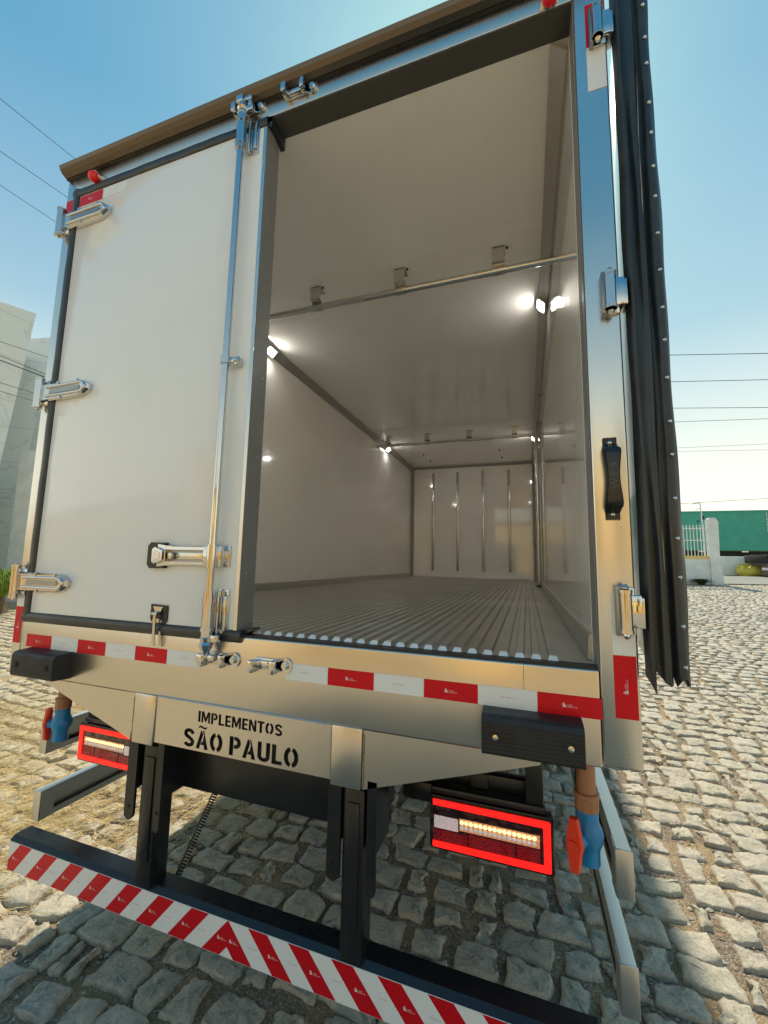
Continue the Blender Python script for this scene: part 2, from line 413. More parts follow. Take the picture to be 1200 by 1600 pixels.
gy = axis([(-600, -60, 60), (-60, -6, 2), (-6, -1.5, .3), (-1.5, 5, .04), (5, 14, .3), (14, 60, 2), (60, 600, 60)])
GX, GY = np.meshgrid(gx, gy)
def vnoise(x, y, sc, seed):
    g = np.random.default_rng(seed).random((64, 64)); X = x*sc; Y = y*sc
    ix = np.floor(X).astype(int); iy = np.floor(Y).astype(int); fx = X-ix; fy = Y-iy
    fx = fx*fx*(3-2*fx); fy = fy*fy*(3-2*fy)
    G = lambda i, j: g[i % 64, j % 64]
    return (G(ix, iy)*(1-fx)+G(ix+1, iy)*fx)*(1-fy)+(G(ix, iy+1)*(1-fx)+G(ix+1, iy+1)*fx)*fy-.5
near = (np.abs(GX) < 6) & (GY > -2) & (GY < 6)
GZ = H(GX, GY)-.006+np.where(near, vnoise(GX, GY, 2.5, 1)*.012+vnoise(GX, GY, 9, 2)*.010, 0)
nx, ny = len(gx), len(gy); idx = np.arange(nx*ny).reshape(ny, nx)
F4 = np.stack([idx[:-1, :-1], idx[:-1, 1:], idx[1:, 1:], idx[1:, :-1]], -1).reshape(-1, 4)
tag(mesh_np('ground', np.stack([GX, GY, GZ], -1).reshape(-1, 3), F4, 'dirt', True), kind='structure')

def stones(name, x0, x1, y0, y1, skip, segs, rings, seed, dome=.016):
    R = np.random.default_rng(seed); cxs = []; 
    y = y0
    while y < y1:
        rh = R.uniform(.150, .195); x = x0+R.uniform(0, .2)
        while x < x1:
            w_ = R.uniform(.135, .235)
            if R.random() < .07: w_ *= .55
            cxs.append((x+w_/2, y+rh/2, w_, rh)); x += w_
        y += rh
    A = np.array(cxs); A = A[~skip(A[:, 0], A[:, 1])]
    # rows wander a little, as hand-laid stone does
    A[:, 1] += .05*np.sin(A[:, 0]*.9+1.0)+.03*np.sin(A[:, 0]*2.3+A[:, 1])
    N = len(A); gap = R.uniform(.022, .062, N)
    hw = (A[:, 2]-gap)/2; hh = (A[:, 3]-R.uniform(.024, .056, N))/2
    cs = np.array([(-1, -1), (1, -1), (1, 1), (-1, 1)], float)
    P = cs[None]*np.stack([hw, hh], -1)[:, None]
    P += R.normal(0, .0105, P.shape)
    per = segs//4; pts = []
    for k in range(4):
        a = P[:, k]; b = P[:, (k+1) % 4]; bend = R.normal(0, .009, (N, 2))
        for j in range(per):
            t = j/per; pts.append(a*(1-t)+b*t+bend*math.sin(math.pi*t))
    B = np.stack(pts, 1)
    k_ = .22
    B = B*(1-k_)+k_*.5*(np.roll(B, 1, 1)+np.roll(B, -1, 1))
    B += R.normal(0, .0034, B.shape)
    ang = R.normal(0, .045, N); ca, sa = np.cos(ang)[:, None], np.sin(ang)[:, None]
    B = np.stack([B[..., 0]*ca-B[..., 1]*sa, B[..., 0]*sa+B[..., 1]*ca], -1)
    tilt = R.normal(0, .045, (N, 2)); lift = R.uniform(-.004, .007, N)
    allv = []; 
    for (sc, z) in rings:
        q = B*sc; zz = z*np.ones(q.shape[:2])+(q*tilt[:, None]).sum(-1)*(1 if z > 0 else 0)+lift[:, None]
        if z > .004: zz = zz+R.normal(0, .0024, zz.shape)+.004*np.sin(q[..., 0]*R.uniform(20, 60, (N, 1))+R.uniform(0, 6, (N, 1)))*np.sin(q[..., 1]*R.uniform(20, 60, (N, 1))+R.uniform(0, 6, (N, 1)))
        allv.append(np.concatenate([q, zz[..., None]], -1))
    cen = np.zeros((N, 1, 3)); cen[:, 0, 2] = rings[-1][1]+lift+.001
    V = np.concatenate(allv+[cen], 1)
    V[..., 0] += A[:, 0, None]; V[..., 1] += A[:, 1, None]
    V[..., 2] += H(V[..., 0], V[..., 1])
    nr = len(rings); nvs = nr*segs+1
    f4 = np.array([(j*segs+i, j*segs+(i+1) % segs, (j+1)*segs+(i+1) % segs, (j+1)*segs+i) for j in range(nr-1) for i in range(segs)])
    f3 = np.array([((nr-1)*segs+i, (nr-1)*segs+(i+1) % segs, nvs-1) for i in range(segs)])
    off = (np.arange(N)*nvs)[:, None, None]
    t = R.normal(1, .16, (N, 1)).clip(.6, 1.4)*np.array([[.375, .345, .285]])+R.normal(0, .012, (N, 3))
    t = np.repeat(t.clip(.05, .8)[:, None], nvs, 1).reshape(-1, 3)
    return mesh_np(name, V.reshape(-1, 3), (f4[None]+off).reshape(-1, 4), 'cobble', True, t, (f3[None]+off).reshape(-1, 3))
isnear = lambda x, y: (x > -5.2) & (x < 4.6) & (y > -1.6) & (y < 5.2)
nr_rings = [(1.12, -.040), (1.04, -.004), (.985, .005), (.92, .0085), (.60, .0105), (.3, .0115)]
fr_rings = [(1.10, -.035), (1.0, .003), (.88, .0105), (.4, .0125)]
o = stones('cobblestones', -5.2, 4.6, -1.6, 5.2, lambda x, y: x > 99, 24, nr_rings, 5); tag(o, 'grey beige hand-laid cobblestones close round the truck with sandy joints', kind='stuff', cat='cobblestones')
def infar(x, y):
    road = (x > 5) & (y > 19.45)
    return isnear(x, y) | road | ((x < -12.6) & (y > -9))
o = stones('cobblestones', -22, 25, -9, 27, infar, 8, fr_rings, 9); tag(o, 'cobbled yard paving spreading away from the truck to the road', kind='stuff', cat='cobblestones')
# straw and dry clippings caught in the joints
def straw(name, n, xr, yr, seed, ln=(.04, .13), cl=30):
    R = np.random.default_rng(seed)
    c = np.c_[R.uniform(*xr, cl), R.uniform(*yr, cl)]
    k = R.integers(0, cl, n); p = c[k]+R.normal(0, .22, (n, 2))
    a = R.normal(.9, .55, n); L = R.uniform(*ln, n); wd = .0016
    d = np.c_[np.cos(a), np.sin(a)]; q = np.c_[-d[:, 1], d[:, 0]]*wd
    z = H(p[:, 0], p[:, 1])+.006+R.uniform(0, .022, n)
    e = p+d*L[:, None]; ze = z+R.normal(0, .006, n); m_ = (p+e)/2+q*R.normal(0, 5, (n, 1)); zm = np.maximum(z, ze)+R.uniform(0, .008, n)
    V = np.stack([np.c_[p-q, z], np.c_[p+q, z], np.c_[m_+q, zm], np.c_[m_-q, zm], np.c_[e+q*.6, ze], np.c_[e-q*.6, ze]], 1).reshape(-1, 3)
    o_ = (np.arange(n)*6)[:, None]
    F = np.concatenate([np.array([[0, 1, 2, 3]])+o_, np.array([[3, 2, 4, 5]])+o_])
    return mesh_np(name, V, F, 'straw', False)
tag(straw('straw', 30000, (-4.6, -.9), (.0, 4.2), 3, cl=60), 'dry golden straw strewn over the sunlit cobbles left of the truck', 'straw', kind='stuff')
tag(straw('straw', 2500, (1.6, 4.5), (.6, 5), 4, (.02, .05), cl=60), 'sparse dry bits of straw between the sunlit cobbles at right', 'straw', kind='stuff')
# dead leaves
def litter(n, seed):
    R = np.random.default_rng(seed); x = R.uniform(1.3, 7, n); y = R.uniform(.3, 9, n); k = R.random(n) < .25; x[k] -= 6.5
    a = R.uniform(0, 6.28, n); L = R.uniform(.008, .020, n); W_ = L*R.uniform(.4, .7, n); z = H(x, y)+.004
    d = np.c_[np.cos(a), np.sin(a)]; q = np.c_[-d[:, 1], d[:, 0]]; p = np.c_[x, y]; j = lambda: z+R.uniform(0, .010, n)
    V = np.stack([np.c_[p-d*L[:, None], j()], np.c_[p+q*W_[:, None], j()], np.c_[p+d*L[:, None], j()], np.c_[p-q*W_[:, None], j()]], 1).reshape(-1, 3)
    return mesh_np('dead_leaves', V, np.arange(n*4).reshape(-1, 4), 'dead_leaf', False)
tag(litter(1500, 6), 'small reddish brown dead leaves caught between the cobbles', 'dead leaves', kind='stuff')
# pebbles
def pebbles(n, seed):
    R = np.random.default_rng(seed); x = R.uniform(-4, 4, n); y = R.uniform(-1.2, 4, n); s_ = R.gamma(2, .0022, n)+.002
    V0 = np.array([(1, 0, 0), (0, 1, 0), (-1, 0, 0), (0, -1, 0), (0, 0, .7), (0, 0, -.5)], float)
    V = V0[None]*s_[:, None, None]*R.uniform(.6, 1.4, (n, 6, 1)); V[..., 0] += x[:, None]; V[..., 1] += y[:, None]; V[..., 2] += (H(x, y)-.006)[:, None]
    F3 = np.array([(0, 1, 4), (1, 2, 4), (2, 3, 4), (3, 0, 4)]); F3 = (F3[None]+(np.arange(n)*6)[:, None, None]).reshape(-1, 3)
    t = np.repeat(R.uniform(.2, .5, (n, 1, 1))*np.ones((1, 1, 3)), 6, 1).reshape(-1, 3)
    return mesh_np('gravel', V.reshape(-1, 3), np.zeros((0, 4), int), 'cobble', True, t, F3)
tag(pebbles(14000, 8), 'loose grit and tiny pebbles in the joints between cobbles', 'gravel', kind='stuff')

# ================================================================== TRUCK
truck = empty('box_truck', 'white refrigerated box truck seen from behind, left rear door closed and right one folded open', 'truck')
XL, XR, ZB, ZT = -1.156, 1.156, 1.142, 3.42
OX0, OX1, OZ0, OZ1 = -1.100, 1.068, 1.362, 3.349
IX, IZ0, IZ1, LEN = 1.066, 1.372, 3.347, 6.035
# outer shell
MB().box(XL+.002, -1.075, .09, LEN+.08, 1.19, 3.42, 'white_skin').build('side_wall', truck)
MB().box(1.075, XR-.002, .09, LEN+.08, 1.19, 3.42, 'white_skin').build('side_wall', truck)
MB().box(XL+.002, XR-.002, .06, LEN+.08, 3.422, 3.47, 'white_skin', .01).build('roof', truck)
MB().box(-1.074, 1.074, LEN+.01, LEN+.08, 1.30, 3.42, 'white_skin').build('front_wall', truck)
MB().box(-1.15, 1.15, .045, LEN+.08, 1.20, 1.352, 'black_paint').build('floor_frame', truck)
# interior
MB().box(-1.074, -IX, .09, LEN+.01, 1.36, 3.42, 'white_inner').build('inner_wall', truck)
MB().box(IX, 1.074, .09, LEN+.01, 1.36, 3.42, 'white_inner').build('inner_wall', truck)
MB().box(-IX, IX, .09, LEN, IZ1, IZ1+.04, 'white_inner').build('ceiling_panel', truck)
ew = MB().box(-IX, IX, LEN, LEN+.008, 1.36, IZ1, 'white_inner').build('end_wall', truck)
for x in (-.66, -.225, .21, .64):
    MB().box(x-.022, x+.022, LEN-.022, LEN, 1.49, 3.23, 'alu_trim', .009).build('wall_batten', ew)
# ribbed floor
m = MB(); prof = [(-IX, IZ0-.001)]
x = -1.000
while x < .985:
    prof += [(x-.0125, IZ0), (x-.009, IZ0+.011), (x+.009, IZ0+.011), (x+.0125, IZ0)]; x += .0427
prof += [(IX, IZ0-.001)]
y0, y1 = .048, LEN-.002
vs = [(px, y0, pz) for px, pz in prof]+[(px, y1, pz) for px, pz in prof]; n = len(prof)
m.add(vs, [(i, i+1, i+1+n, i+n) for i in range(n-1)], 'alu_floor')
cf = m.build('cargo_floor', truck)
m = MB(); x = -1.000
while x < .985:
    m.add([(x-.0130, .0385, IZ0+.001), (x+.0130, .0385, IZ0+.001), (x+.0092, .050, IZ0+.0118), (x-.0092, .050, IZ0+.0118), (x-.0130, .050, IZ0+.001), (x+.0130, .050, IZ0+.001)], [(0, 1, 2, 3), (0, 3, 4), (1, 5, 2), (0, 4, 5, 1)], 'rib_end'); x += .0427
m.build('rib_end', cf)
MB().box(-IX, IX, .004, .046, 1.30, IZ0+.0005, 'rubber').build('sill_strip', truck)
for s in (-1, 1):
    m = MB().prism([(s*IX, 1.372), (s*(IX-.012), 1.374), (s*(IX-.008), 1.437), (s*IX, 1.442)], 'xz', .091, LEN-.001, 'alu_rail'); m.build('kick_plate', truck)
    m = MB().prism([(s*IX, IZ1-.055), (s*(IX-.008), IZ1-.056), (s*(IX-.056), IZ1-.008), (s*(IX-.055), IZ1)], 'xz', .091, LEN-.001, 'trim_grey'); m.build('corner_trim', truck)
    m = MB().prism([(s*IX, LEN-.05), (s*(IX-.006), LEN-.05), (s*(IX-.05), LEN-.006), (s*(IX-.05), LEN)], 'xy', 1.374, IZ1-.001, 'trim_grey'); m.build('corner_trim', truck)
m = MB().prism([(LEN, IZ1-.035), (LEN-.006, IZ1-.035), (LEN-.035, IZ1-.005), (LEN-.035, IZ1)], 'yz', -IX+.05, IX-.05, 'trim_grey'); m.build('corner_trim', truck)
MB().box(-IX+.05, IX-.05, LEN-.03, LEN-.002, 1.374, 1.41, 'rib_end', .006).build('floor_trim', truck)
# curtain rails hanging below the ceiling
for (yy, rr) in ((1.0, .019), (4.12, .021)):
    rail = MB().cyl((-IX, yy, 3.235), (IX, yy, 3.235), rr, 'alu_trim').build('curtain_rail', truck)
    for xx in (-.88, -.33, .225, .79):
        k = MB()
        k.box(xx-.033, xx+.033, yy-.045, yy-.041, 3.262, IZ1-.0005, 'zinc')
        k.cyl((xx-.033, yy, 3.235), (xx+.033, yy, 3.235), rr+.004, 'zinc', caps=True)
        k.quad([(xx-.033, yy-.0425, 3.265), (xx+.033, yy-.0425, 3.265), (xx+.033, yy-rr*.6, 3.235+rr), (xx-.033, yy-rr*.6, 3.235+rr)], 'zinc')
        k.box(xx-.033, xx+.033, yy-.045, yy+.03, IZ1-.005, IZ1-.0005, 'zinc')
        k.cyl((xx+.045, yy-.03, IZ1), (xx+.045, yy-.03, 3.335), .006, 'black_plastic', n=8)
        k.build('rail_bracket', rail)
# hooks near the end of the ceiling
for (xx, yy) in ((-.62, 5.1), (-.60, 5.5), (.55, 5.1), (.56, 5.55)):
    MB().cyl((xx, yy, IZ1), (xx, yy, 3.31), .008, 'black_plastic', n=10).build('ceiling_hook', truck)
# wall tube
tb = MB(); tb.cyl((1.036, 3.85, 1.374), (1.036, 3.85, 3.30), .024, 'chrome'); tb.box(1.006, 1.066, 3.82, 3.88, 1.374, 1.40, 'black_plastic', .004)
tb.box(1.045, 1.066, 3.835, 3.865, 2.98, 3.02, 'zinc'); tb.build('drain_tube', truck)
# ceiling lamps (lit)
for s in (-1, 1):
    for yy in (1.50, 4.52):
        l = MB().prism([(s*1.0500, 3.279), (s*1.006, 3.327), (s*.9985, 3.3195), (s*1.0055, 3.3125), (s*1.0365, 3.2800), (s*1.0435, 3.2720)], 'xz', yy-.055, yy+.055, 'paint_white').build('ceiling_lamp', truck)
        MB().prism([(s*1.0351, 3.2782), (s*1.0051, 3.3102), (s*1.0037, 3.3089), (s*1.0337, 3.2769)], 'xz', yy-.042, yy+.042, 'led_white').build('lamp_lens', l)
# ---------------- rear frame
fr = MB(); fr.box(OX1+.002, XR, 0, .088, ZB, 3.449, 'steel_v', .006, 3); pr = fr.build('frame_post', truck)
fl = MB(); fl.box(XL, OX0-.002, 0, .088, ZB, 3.449, 'steel_v', .006, 3); fl.build('frame_post', truck)
hd = MB(); hd.box(OX0, OX1, 0, .075, OZ1, 3.447, 'steel_h', .003, 2); head = hd.build('frame_header', truck)
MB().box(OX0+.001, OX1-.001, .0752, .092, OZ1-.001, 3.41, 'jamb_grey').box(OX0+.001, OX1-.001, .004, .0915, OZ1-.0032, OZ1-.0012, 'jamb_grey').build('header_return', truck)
MB().box(OX1-.0005, OX1+.0015, .003, .092, OZ0+.003, OZ1-.004, 'door_edge_grey').build('jamb_return', truck)
sb = MB(); sb.box(OX0, OX1, 0, .044, 1.137, 1.3665, 'steel_h', .005, 3)
sb.box(OX1-.18, OX1-.1785, -.0005, .001, 1.30, 1.362, 'weld'); sill = sb.build('sill_beam', truck)
# drip rail above the header
g = MB()
pf = [(0.0, 3.424), (-.012, 3.424), (-.030, 3.433), (-.042, 3.446), (-.048, 3.461), (-.046, 3.464), (-.005, 3.482), (.055, 3.484), (.055, 3.4505), (0, 3.4505)]
g.prism(pf, 'yz', XL-.003, XR+.003, 'steel_gutter'); g.build('drip_rail', truck)
MB().box(XL, XR, -.010, -.0005, 3.417, 3.4235, 'black_plastic').build('rail_seal', truck)
# ---------------- lettering for tapes
def tape_mark(m, x, z, y, s=1.0, vert=False, mat='tape_mark', logo=True):
    s *= .72
    def P(a, b): return (x-b*s, y, z+a*s) if vert else (x+a*s, y, z+b*s)
    if logo:
        for tri in ([(-.022, -.0065), (-.008, -.0065), (-.016, .009)], ):
            m.quad([P(*p) for p in tri], mat)
        m.quad([P(-.023, .001), P(-.0185, .009), P(-.017, .009), P(-.022, -.001)], mat)
        for j, t in enumerate(('AVERY', 'DENNISON')):
            v, fc = text2d(t, .0062); m.add([P(-.006+a, -.001-j*.0056+b) for a, b in v], fc, mat)
    else:
        v, fc = text2d('AVERY DENNISON', .0058); m.add([P(-.026+a, b) for a, b in v], fc, mat)
def tape_h(x0, z1, col, y, parent, hgt=.05, wd=.15):
    m = MB().box(x0+.0006, x0+wd-.0006, y-.0012, y-.0002, z1-hgt, z1, 'tape_'+col)
    tape_mark(m, x0+wd/2, z1-hgt/2, y-.0016, 1, False, 'tape_mark' if col == 'red' else 'tape_mark_red', col == 'red')
    return m.build('reflective_tape', parent)
for i in range(6): tape_h(1.071-.15*(i+1), 1.3, 'red' if i % 2 == 0 else 'white', 0, sill)
for i in range(6): tape_h(-1.063+.15*i, 1.3, 'red' if i % 2 == 0 else 'white', 0, sill)
def tape_v(x0, z0, h, col, parent, wd=.05, side=1):
    m = MB().box(x0, x0+wd, -.0012, -.0002, z0, z0+h, 'tape_'+col)
    if col == 'red': tape_mark(m, x0+wd/2, z0+h/2, -.0016, 1, True)
    m.build('reflective_tape', parent)
tape_v(1.100, 1.259, .148, 'red', pr); tape_v(1.100, 1.409, .148, 'white', pr)
tape_v(-1.150, 1.259, .148, 'red', truck, .044); tape_v(-1.150, 1.409, .148, 'white', truck, .044)
tape_v(1.101, 3.160, .148, 'red', pr); tape_v(1.101, 3.010, .148, 'white', pr)
tape_v(-1.150, 3.160, .148, 'red', truck, .046)
# ---------------- hardware
def hex_bolt(m, x, y, z, r_=.008, h=.007, mat='chrome'):
    m.cyl((x, y, z), (x, y-h*.35, z), r_*1.35, mat, n=16); m.cyl((x, y-h*.3, z), (x, y-h, z), r_, mat, n=6, smooth=False)
def screw(m, x, y, z, r_=.005, mat='chrome'):
    m.lathe((x, y, z), (0, -1, 0), [(0, r_), (.0015, r_), (.003, r_*.6), (.0035, .0005)], mat, 12)
def keeper(name, x, z, parent, flip=1, y=0.0, up=0):
    # forked rod keeper: plate, hook plate, cross tongue, washer and bolt
    m = MB()
    m.box(x-.070, x+.045, y-.007, y-.0005, z-.017, z+.017, 'chrome', .003)
    m.cyl((x+.045, y-.0005, z), (x+.045, y-.007, z), .024, 'chrome', n=24)
    m.box(x-.072, x-.050, y-.044, y-.006, z-.024, z+.014, 'chrome', .004)
    m.box(x-.052, x+.012, y-.022, y-.007, z-.008, z+.012, 'chrome', .004)
    m.box(x+.004, x+.024, y-.038, y-.006, z-.024, z+.018, 'chrome', .006)
    hex_bolt(m, x+.047, y-.007, z, .010, .010)
    hex_bolt(m, x-.030, y-.007, z-.001, .006, .006)
    if up: m.v = [(a, b, 2*z-c) for a, b, c in m.v]; m.f = [tuple(reversed(q)) for q in m.f]
    return m.build('rod_keeper', parent)
keeper('k', .128, 1.292, sill)
keeper('k', .128, 3.398, head, up=1)
# ---------------- left rear door
DX0, DX1, DZ0, DZ1 = -1.062, -.024, 1.386, 3.312
d = MB(); d.box(DX0, DX1-.014, .0, .080, DZ0, DZ1, 'white_skin', .002, 2); door = d.build('rear_door', truck)
door['label'] = 'closed left rear door of glossy white laminate with chrome lock rod'
e = MB(); e.box(DX1-.0145, DX1, -.0012, .084, DZ0-.001, DZ1+.001, 'alu_trim', .001, 1)
for i in range(13):
    z = 1.425+i*.152
    for (yy, dz) in ((.030, .0), (.060, -.035)):
        e.lathe((DX1+.0012, yy, z+dz), (1, 0, 0), [(0, .0034), (.001, .003), (.002, .001)], 'chrome', 10)
e.build('edge_trim', door)
MB().box(DX1+.0002, DX1+.0012, .002, .083, DZ0, DZ1, 'door_edge_grey').build('edge_plate', door)
# gasket frame (rounded bead)
def bead(pts, w_, y, t, mat, mb):
    # straight runs with half round section, axis aligned
    for (a, b) in pts:
        (xa, za), (xb, zb) = a, b
        k = 8; vs = []; n_ = 24
        for q in range(n_+1):
            s_ = q/n_; wob = .0012*math.sin(q*2.1)+.0008*math.sin(q*5.3)
            for j in range(k+1):
                th = math.pi*j/k; o1 = -math.cos(th)*w_/2; o2 = math.sin(th)**.55*t+wob*math.sin(th)
                if abs(xb-xa) > abs(zb-za): vs.append((xa+(xb-xa)*s_, y-o2, za+o1))
                else: vs.append((xa+o1, y-o2, za+(zb-za)*s_))
        fl = abs(xb-xa) > abs(zb-za)
        fs = [(q*(k+1)+j, (q+1)*(k+1)+j, (q+1)*(k+1)+j+1, q*(k+1)+j+1) for q in range(n_) for j in range(k)]
        if not fl: fs = [tuple(reversed(q)) for q in fs]
        mb.add(vs, fs, mat, True)
g = MB()
bead([((-1.102, 1.366), (-.002, 1.366)), ((-1.102, 3.331), (-.020, 3.331)), ((-1.082, 1.348), (-1.082, 3.349))], .040, .004, .013, 'rubber_seal', g)
g.prism([(-.022, 3.312), (-.020, 3.350), (.000, 3.349), (-.004, 3.30)], 'xz', .0, .004, 'rubber_seal')
g.prism([(0, 3.349), (.0, 3.325), (.078, 3.300), (.092, 3.290), (.092, 3.348)], 'yz', -.022, -.002, 'rubber_seal')
g.box(-.022, -.002, .004, .088, 1.362, 1.386, 'rubber_seal')
g.prism([(-.02, 1.372), (-.002, 1.372), (.035, 1.389), (.030, 1.396), (-.022, 1.384)], 'xz', .012, .05, 'rubber_seal')
g.cyl((-.002, .004, 1.366), (-.0005, .004, 1.366), .018, 'rubber_seal', n=16)
g.build('door_seal', door)
tape_h(-1.058, 3.306, 'red', 0, door); tape_h(-.908, 3.306, 'white', 0, door)
# rod, guides, handle
RX, RY = -.116, -.034
rod = MB(); rod.cyl((RX, RY, 1.330), (RX, RY, 3.395), .0128, 'chrome', n=28).build('lock_rod', door)
def cam_bracket(zc, parent, up):
    m = MB()
    m.cyl((RX, RY, zc-.075), (RX, RY, zc+.075), .0195, 'chrome', n=24)
    for dz in (-.052, .045): m.cyl((RX, RY, zc+dz-.005), (RX, RY, zc+dz+.005), .023, 'chrome', n=24)
    m.box(RX+.016, RX+.060, -.004, -.0005, zc-.075, zc+.080, 'chrome', .002)
    m.box(RX+.020, RX+.030, -.022, -.003, zc-.072, zc+.076, 'chrome', .004)
    m.box(RX+.044, RX+.056, -.016, -.003, zc-.060, zc+.060, 'chrome', .004)
    for dz in (-.062, .066): hex_bolt(m, RX+.038, -.004, zc+dz, .007, .008)
    sg = 1 if up else -1
    z = zc+sg*.090
    m.lathe((RX, RY, z-sg*.02), (0, 0, sg), [(0, .015), (.008, .021), (.022, .018), (.030, .023), (.042, .020), (.05, .014), (.064, .013)], 'chrome', 24)
    m.box(RX-.004, RX+.050, RY-.006, RY+.012, z-.004, z+.022, 'chrome', .006)
    # cam hook biting the keeper
    zz = zc+sg*.145
    m.box(RX-.028, RX+.006, RY-.016, RY+.012, zz-.016, zz+.016, 'chrome', .006)
    m.box(RX+.002, RX+.040, RY-.006, RY+.010, zz-.008, zz+.012, 'chrome', .005)
    m.build('cam_bracket', parent)
cam_bracket(1.440, door, False); cam_bracket(3.275, door, True)
keeper('k', -.070, 1.292, sill); keeper('k', -.100, 3.400, head, up=1)
gd = MB(); gd.cyl((RX, RY, 2.325), (RX, RY, 2.353), .0185, 'chrome', n=24)
gd.box(RX+.012, RX+.040, -.034, -.024, 2.329, 2.349, 'chrome', .004); gd.box(RX+.030, RX+.052, -.03, -.0005, 2.322, 2.352, 'chrome', .005)
hex_bolt(gd, RX+.042, -.03, 2.337, .006, .006); gd.build('rod_guide', door)
# pan handle
hz = 1.632
h = MB(); h.prism([(-.424, hz-.034), (-.410, hz-.048), (-.345, hz-.046), (-.345, hz+.046), (-.410, hz+.048), (-.424, hz+.034)], 'xz', -.020, -.0005, 'black_plastic')
hb = h.build('lock_handle', door)
h = MB()
op = [(-.372, .044), (-.30, .034), (-.130, .033), (-.130, -.033), (-.30, -.034), (-.372, -.044)]
ip = [(-.335, .022), (-.29, .021), (-.165, .021), (-.165, -.021), (-.29, -.021), (-.335, -.022)]
n = 6
vs = [(a, -.012, hz+b) for a, b in op]+[(a*1.0, -.024, hz+b*.93) for a, b in op]+[(a, -.024, hz+b) for a, b in ip]+[(a, -.008, hz+b*.9) for a, b in ip]
fs = [(j*n+i, j*n+(i+1) % n, (j+1)*n+(i+1) % n, (j+1)*n+i) for j in range(3) for i in range(n)]
h.add(vs, fs, 'chrome'); h.add(vs[3*n:], [tuple(range(n))], 'steel_dark')  # pan floor coloured darker to paint the shade of the recess
h.box(-.326, -.304, -.024, -.009, hz-.013, hz+.012, 'zinc', .004)
h.box(-.296, -.17, -.0105, -.0085, hz-.012, hz+.012, 'zinc', .002)
h.build('handle_pan', hb)
h = MB(); t = [(-.386, .022), (-.374, .030), (-.338, .017), (-.338, -.017), (-.374, -.030), (-.386, -.022)]
h.prism([(a, hz+b) for a, b in t], 'xz', -.036, -.020, 'chrome'); h.prism([(-.362+.6*(a+.362), hz+b*.55) for a, b in t], 'xz', -.0375, -.0362, 'zinc')
h.build('handle_grip', hb)
h = MB(); h.cyl((RX, RY, hz-.040), (RX, RY, hz+.040), .0185, 'chrome', n=24); h.box(RX-.04, RX-.010, -.036, -.014, hz-.036, hz+.036, 'chrome', .004)
h.box(RX+.012, RX+.034, -.030, -.0006, hz-.037, hz+.037, 'chrome', .004); h.box(RX+.030, RX+.052, -.006, -.0005, hz-.037, hz+.037, 'zinc', .002)
for dz in (-.025, .025): screw(h, RX+.041, -.006, hz+dz, .0055)
h.build('rod_clamp', hb)
# small drop bolt
h = MB(); h.prism([(-.400, 1.455), (-.322, 1.452), (-.322, 1.398), (-.332, 1.386), (-.39, 1.390), (-.400, 1.402)], 'xz', -.006, -.0005, 'black_plastic')
h.prism([(-.385, 1.448), (-.342, 1.447), (-.352, 1.425), (-.374, 1.426)], 'xz', -.010, -.006, 'zinc'); h.prism([(-.374, 1.405), (-.352, 1.405), (-.342, 1.391), (-.385, 1.392)], 'xz', -.010, -.006, 'zinc')
for dx in (-.383, -.345):
    for zz in (1.445, 1.397): screw(h, dx, -.0065, zz, .004)
h.cyl((-.375, -.02, 1.424), (-.35, -.02, 1.424), .0065, 'chrome'); h.cyl((-.362, -.022, 1.425), (-.358, -.022, 1.312), .0055, 'zinc'); h.cyl((-.348, -.008, 1.362), (-.346, -.002, 1.312), .0045, 'zinc')
h.box(-.372, -.338, -.008, -.0012, 1.308, 1.314, 'zinc'); h.build('door_stay', door)
# strap hinges on the left door
def strap_hinge(zk):
    m = MB(); x0 = -1.139
    m.cyl((x0, -.024, zk-.062), (x0, -.024, zk+.062), .0165, 'chrome', n=28)
    for s in (-1, 1):
        m.cyl((x0, -.024, zk+s*.062), (x0, -.024, zk+s*.068), .019, 'zinc', n=24); m.lathe((x0, -.024, zk+s*.068), (0, 0, s), [(0, .009), (.006, .009), (.010, .005)], 'chrome', 16)
    m.box(x0-.010, x0+.045, -.014, -.0005, zk-.055, zk+.055, 'chrome', .004)
    # strap: thick contour with raised loop
    def outline(k, e):
        pts = [(-1.128, -.047*k), (-1.05, -.043*k)]
        for (da, db) in ((-.895, -.042), (-.868, -.034), (-.838, -.013), (-.838, .013), (-.868, .034), (-.895, .042)): pts.append((-.872+(da+.872)*e, db*k))
        return pts+[(-1.05, .043*k), (-1.128, .047*k)]
    o1, o2 = outline(1, 1), outline(.86, .86)
    n_ = len(o1); zt = zk-.0; o1 = [(a, b*.88) for a, b in o1]; o2 = [(a, b*.88) for a, b in o2]
    vs = [(a, -.0145, zt+b) for a, b in o1]+[(a, -.024, zt+b) for a, b in o2]
    m.add(vs, [(i, (i+1) % n_, (i+1) % n_+n_, i+n_) for i in range(n_)]+[tuple(range(n_, 2*n_))], 'chrome')
    m.add([(a, -.0145, zt+b) for a, b in o1]+[(a, -.0004, zt+b) for a, b in o1], [(i+n_, (i+1) % n_+n_, (i+1) % n_, i) for i in range(n_)], 'chrome')
    # raised loop bead
    loop = [(-1.09, -.020)]+[(-.885+.030*math.cos(a), .021*math.sin(a)) for a in [(-math.pi/2+math.pi*i/10) for i in range(11)]]+[(-1.09, .020)]
    m.tube([(a, -.025, zt+b) for a, b in loop], .0065, 'chrome', 12)
    m.prism([(-1.07, zt-.012), (-.89, zt-.010), (-.880, zt), (-.89, zt+.010), (-1.07, zt+.012)], 'xz', -.0262, -.0235, 'steel_dark')  # darker inlay painted for the dark reflection inside the loop
    for (dx, dz) in ((-1.02, .034), (-1.0, -.034), (-.90, .033)): hex_bolt(m, dx, -.022, zt+dz, .006, .006)
    return m.build('door_hinge', door)
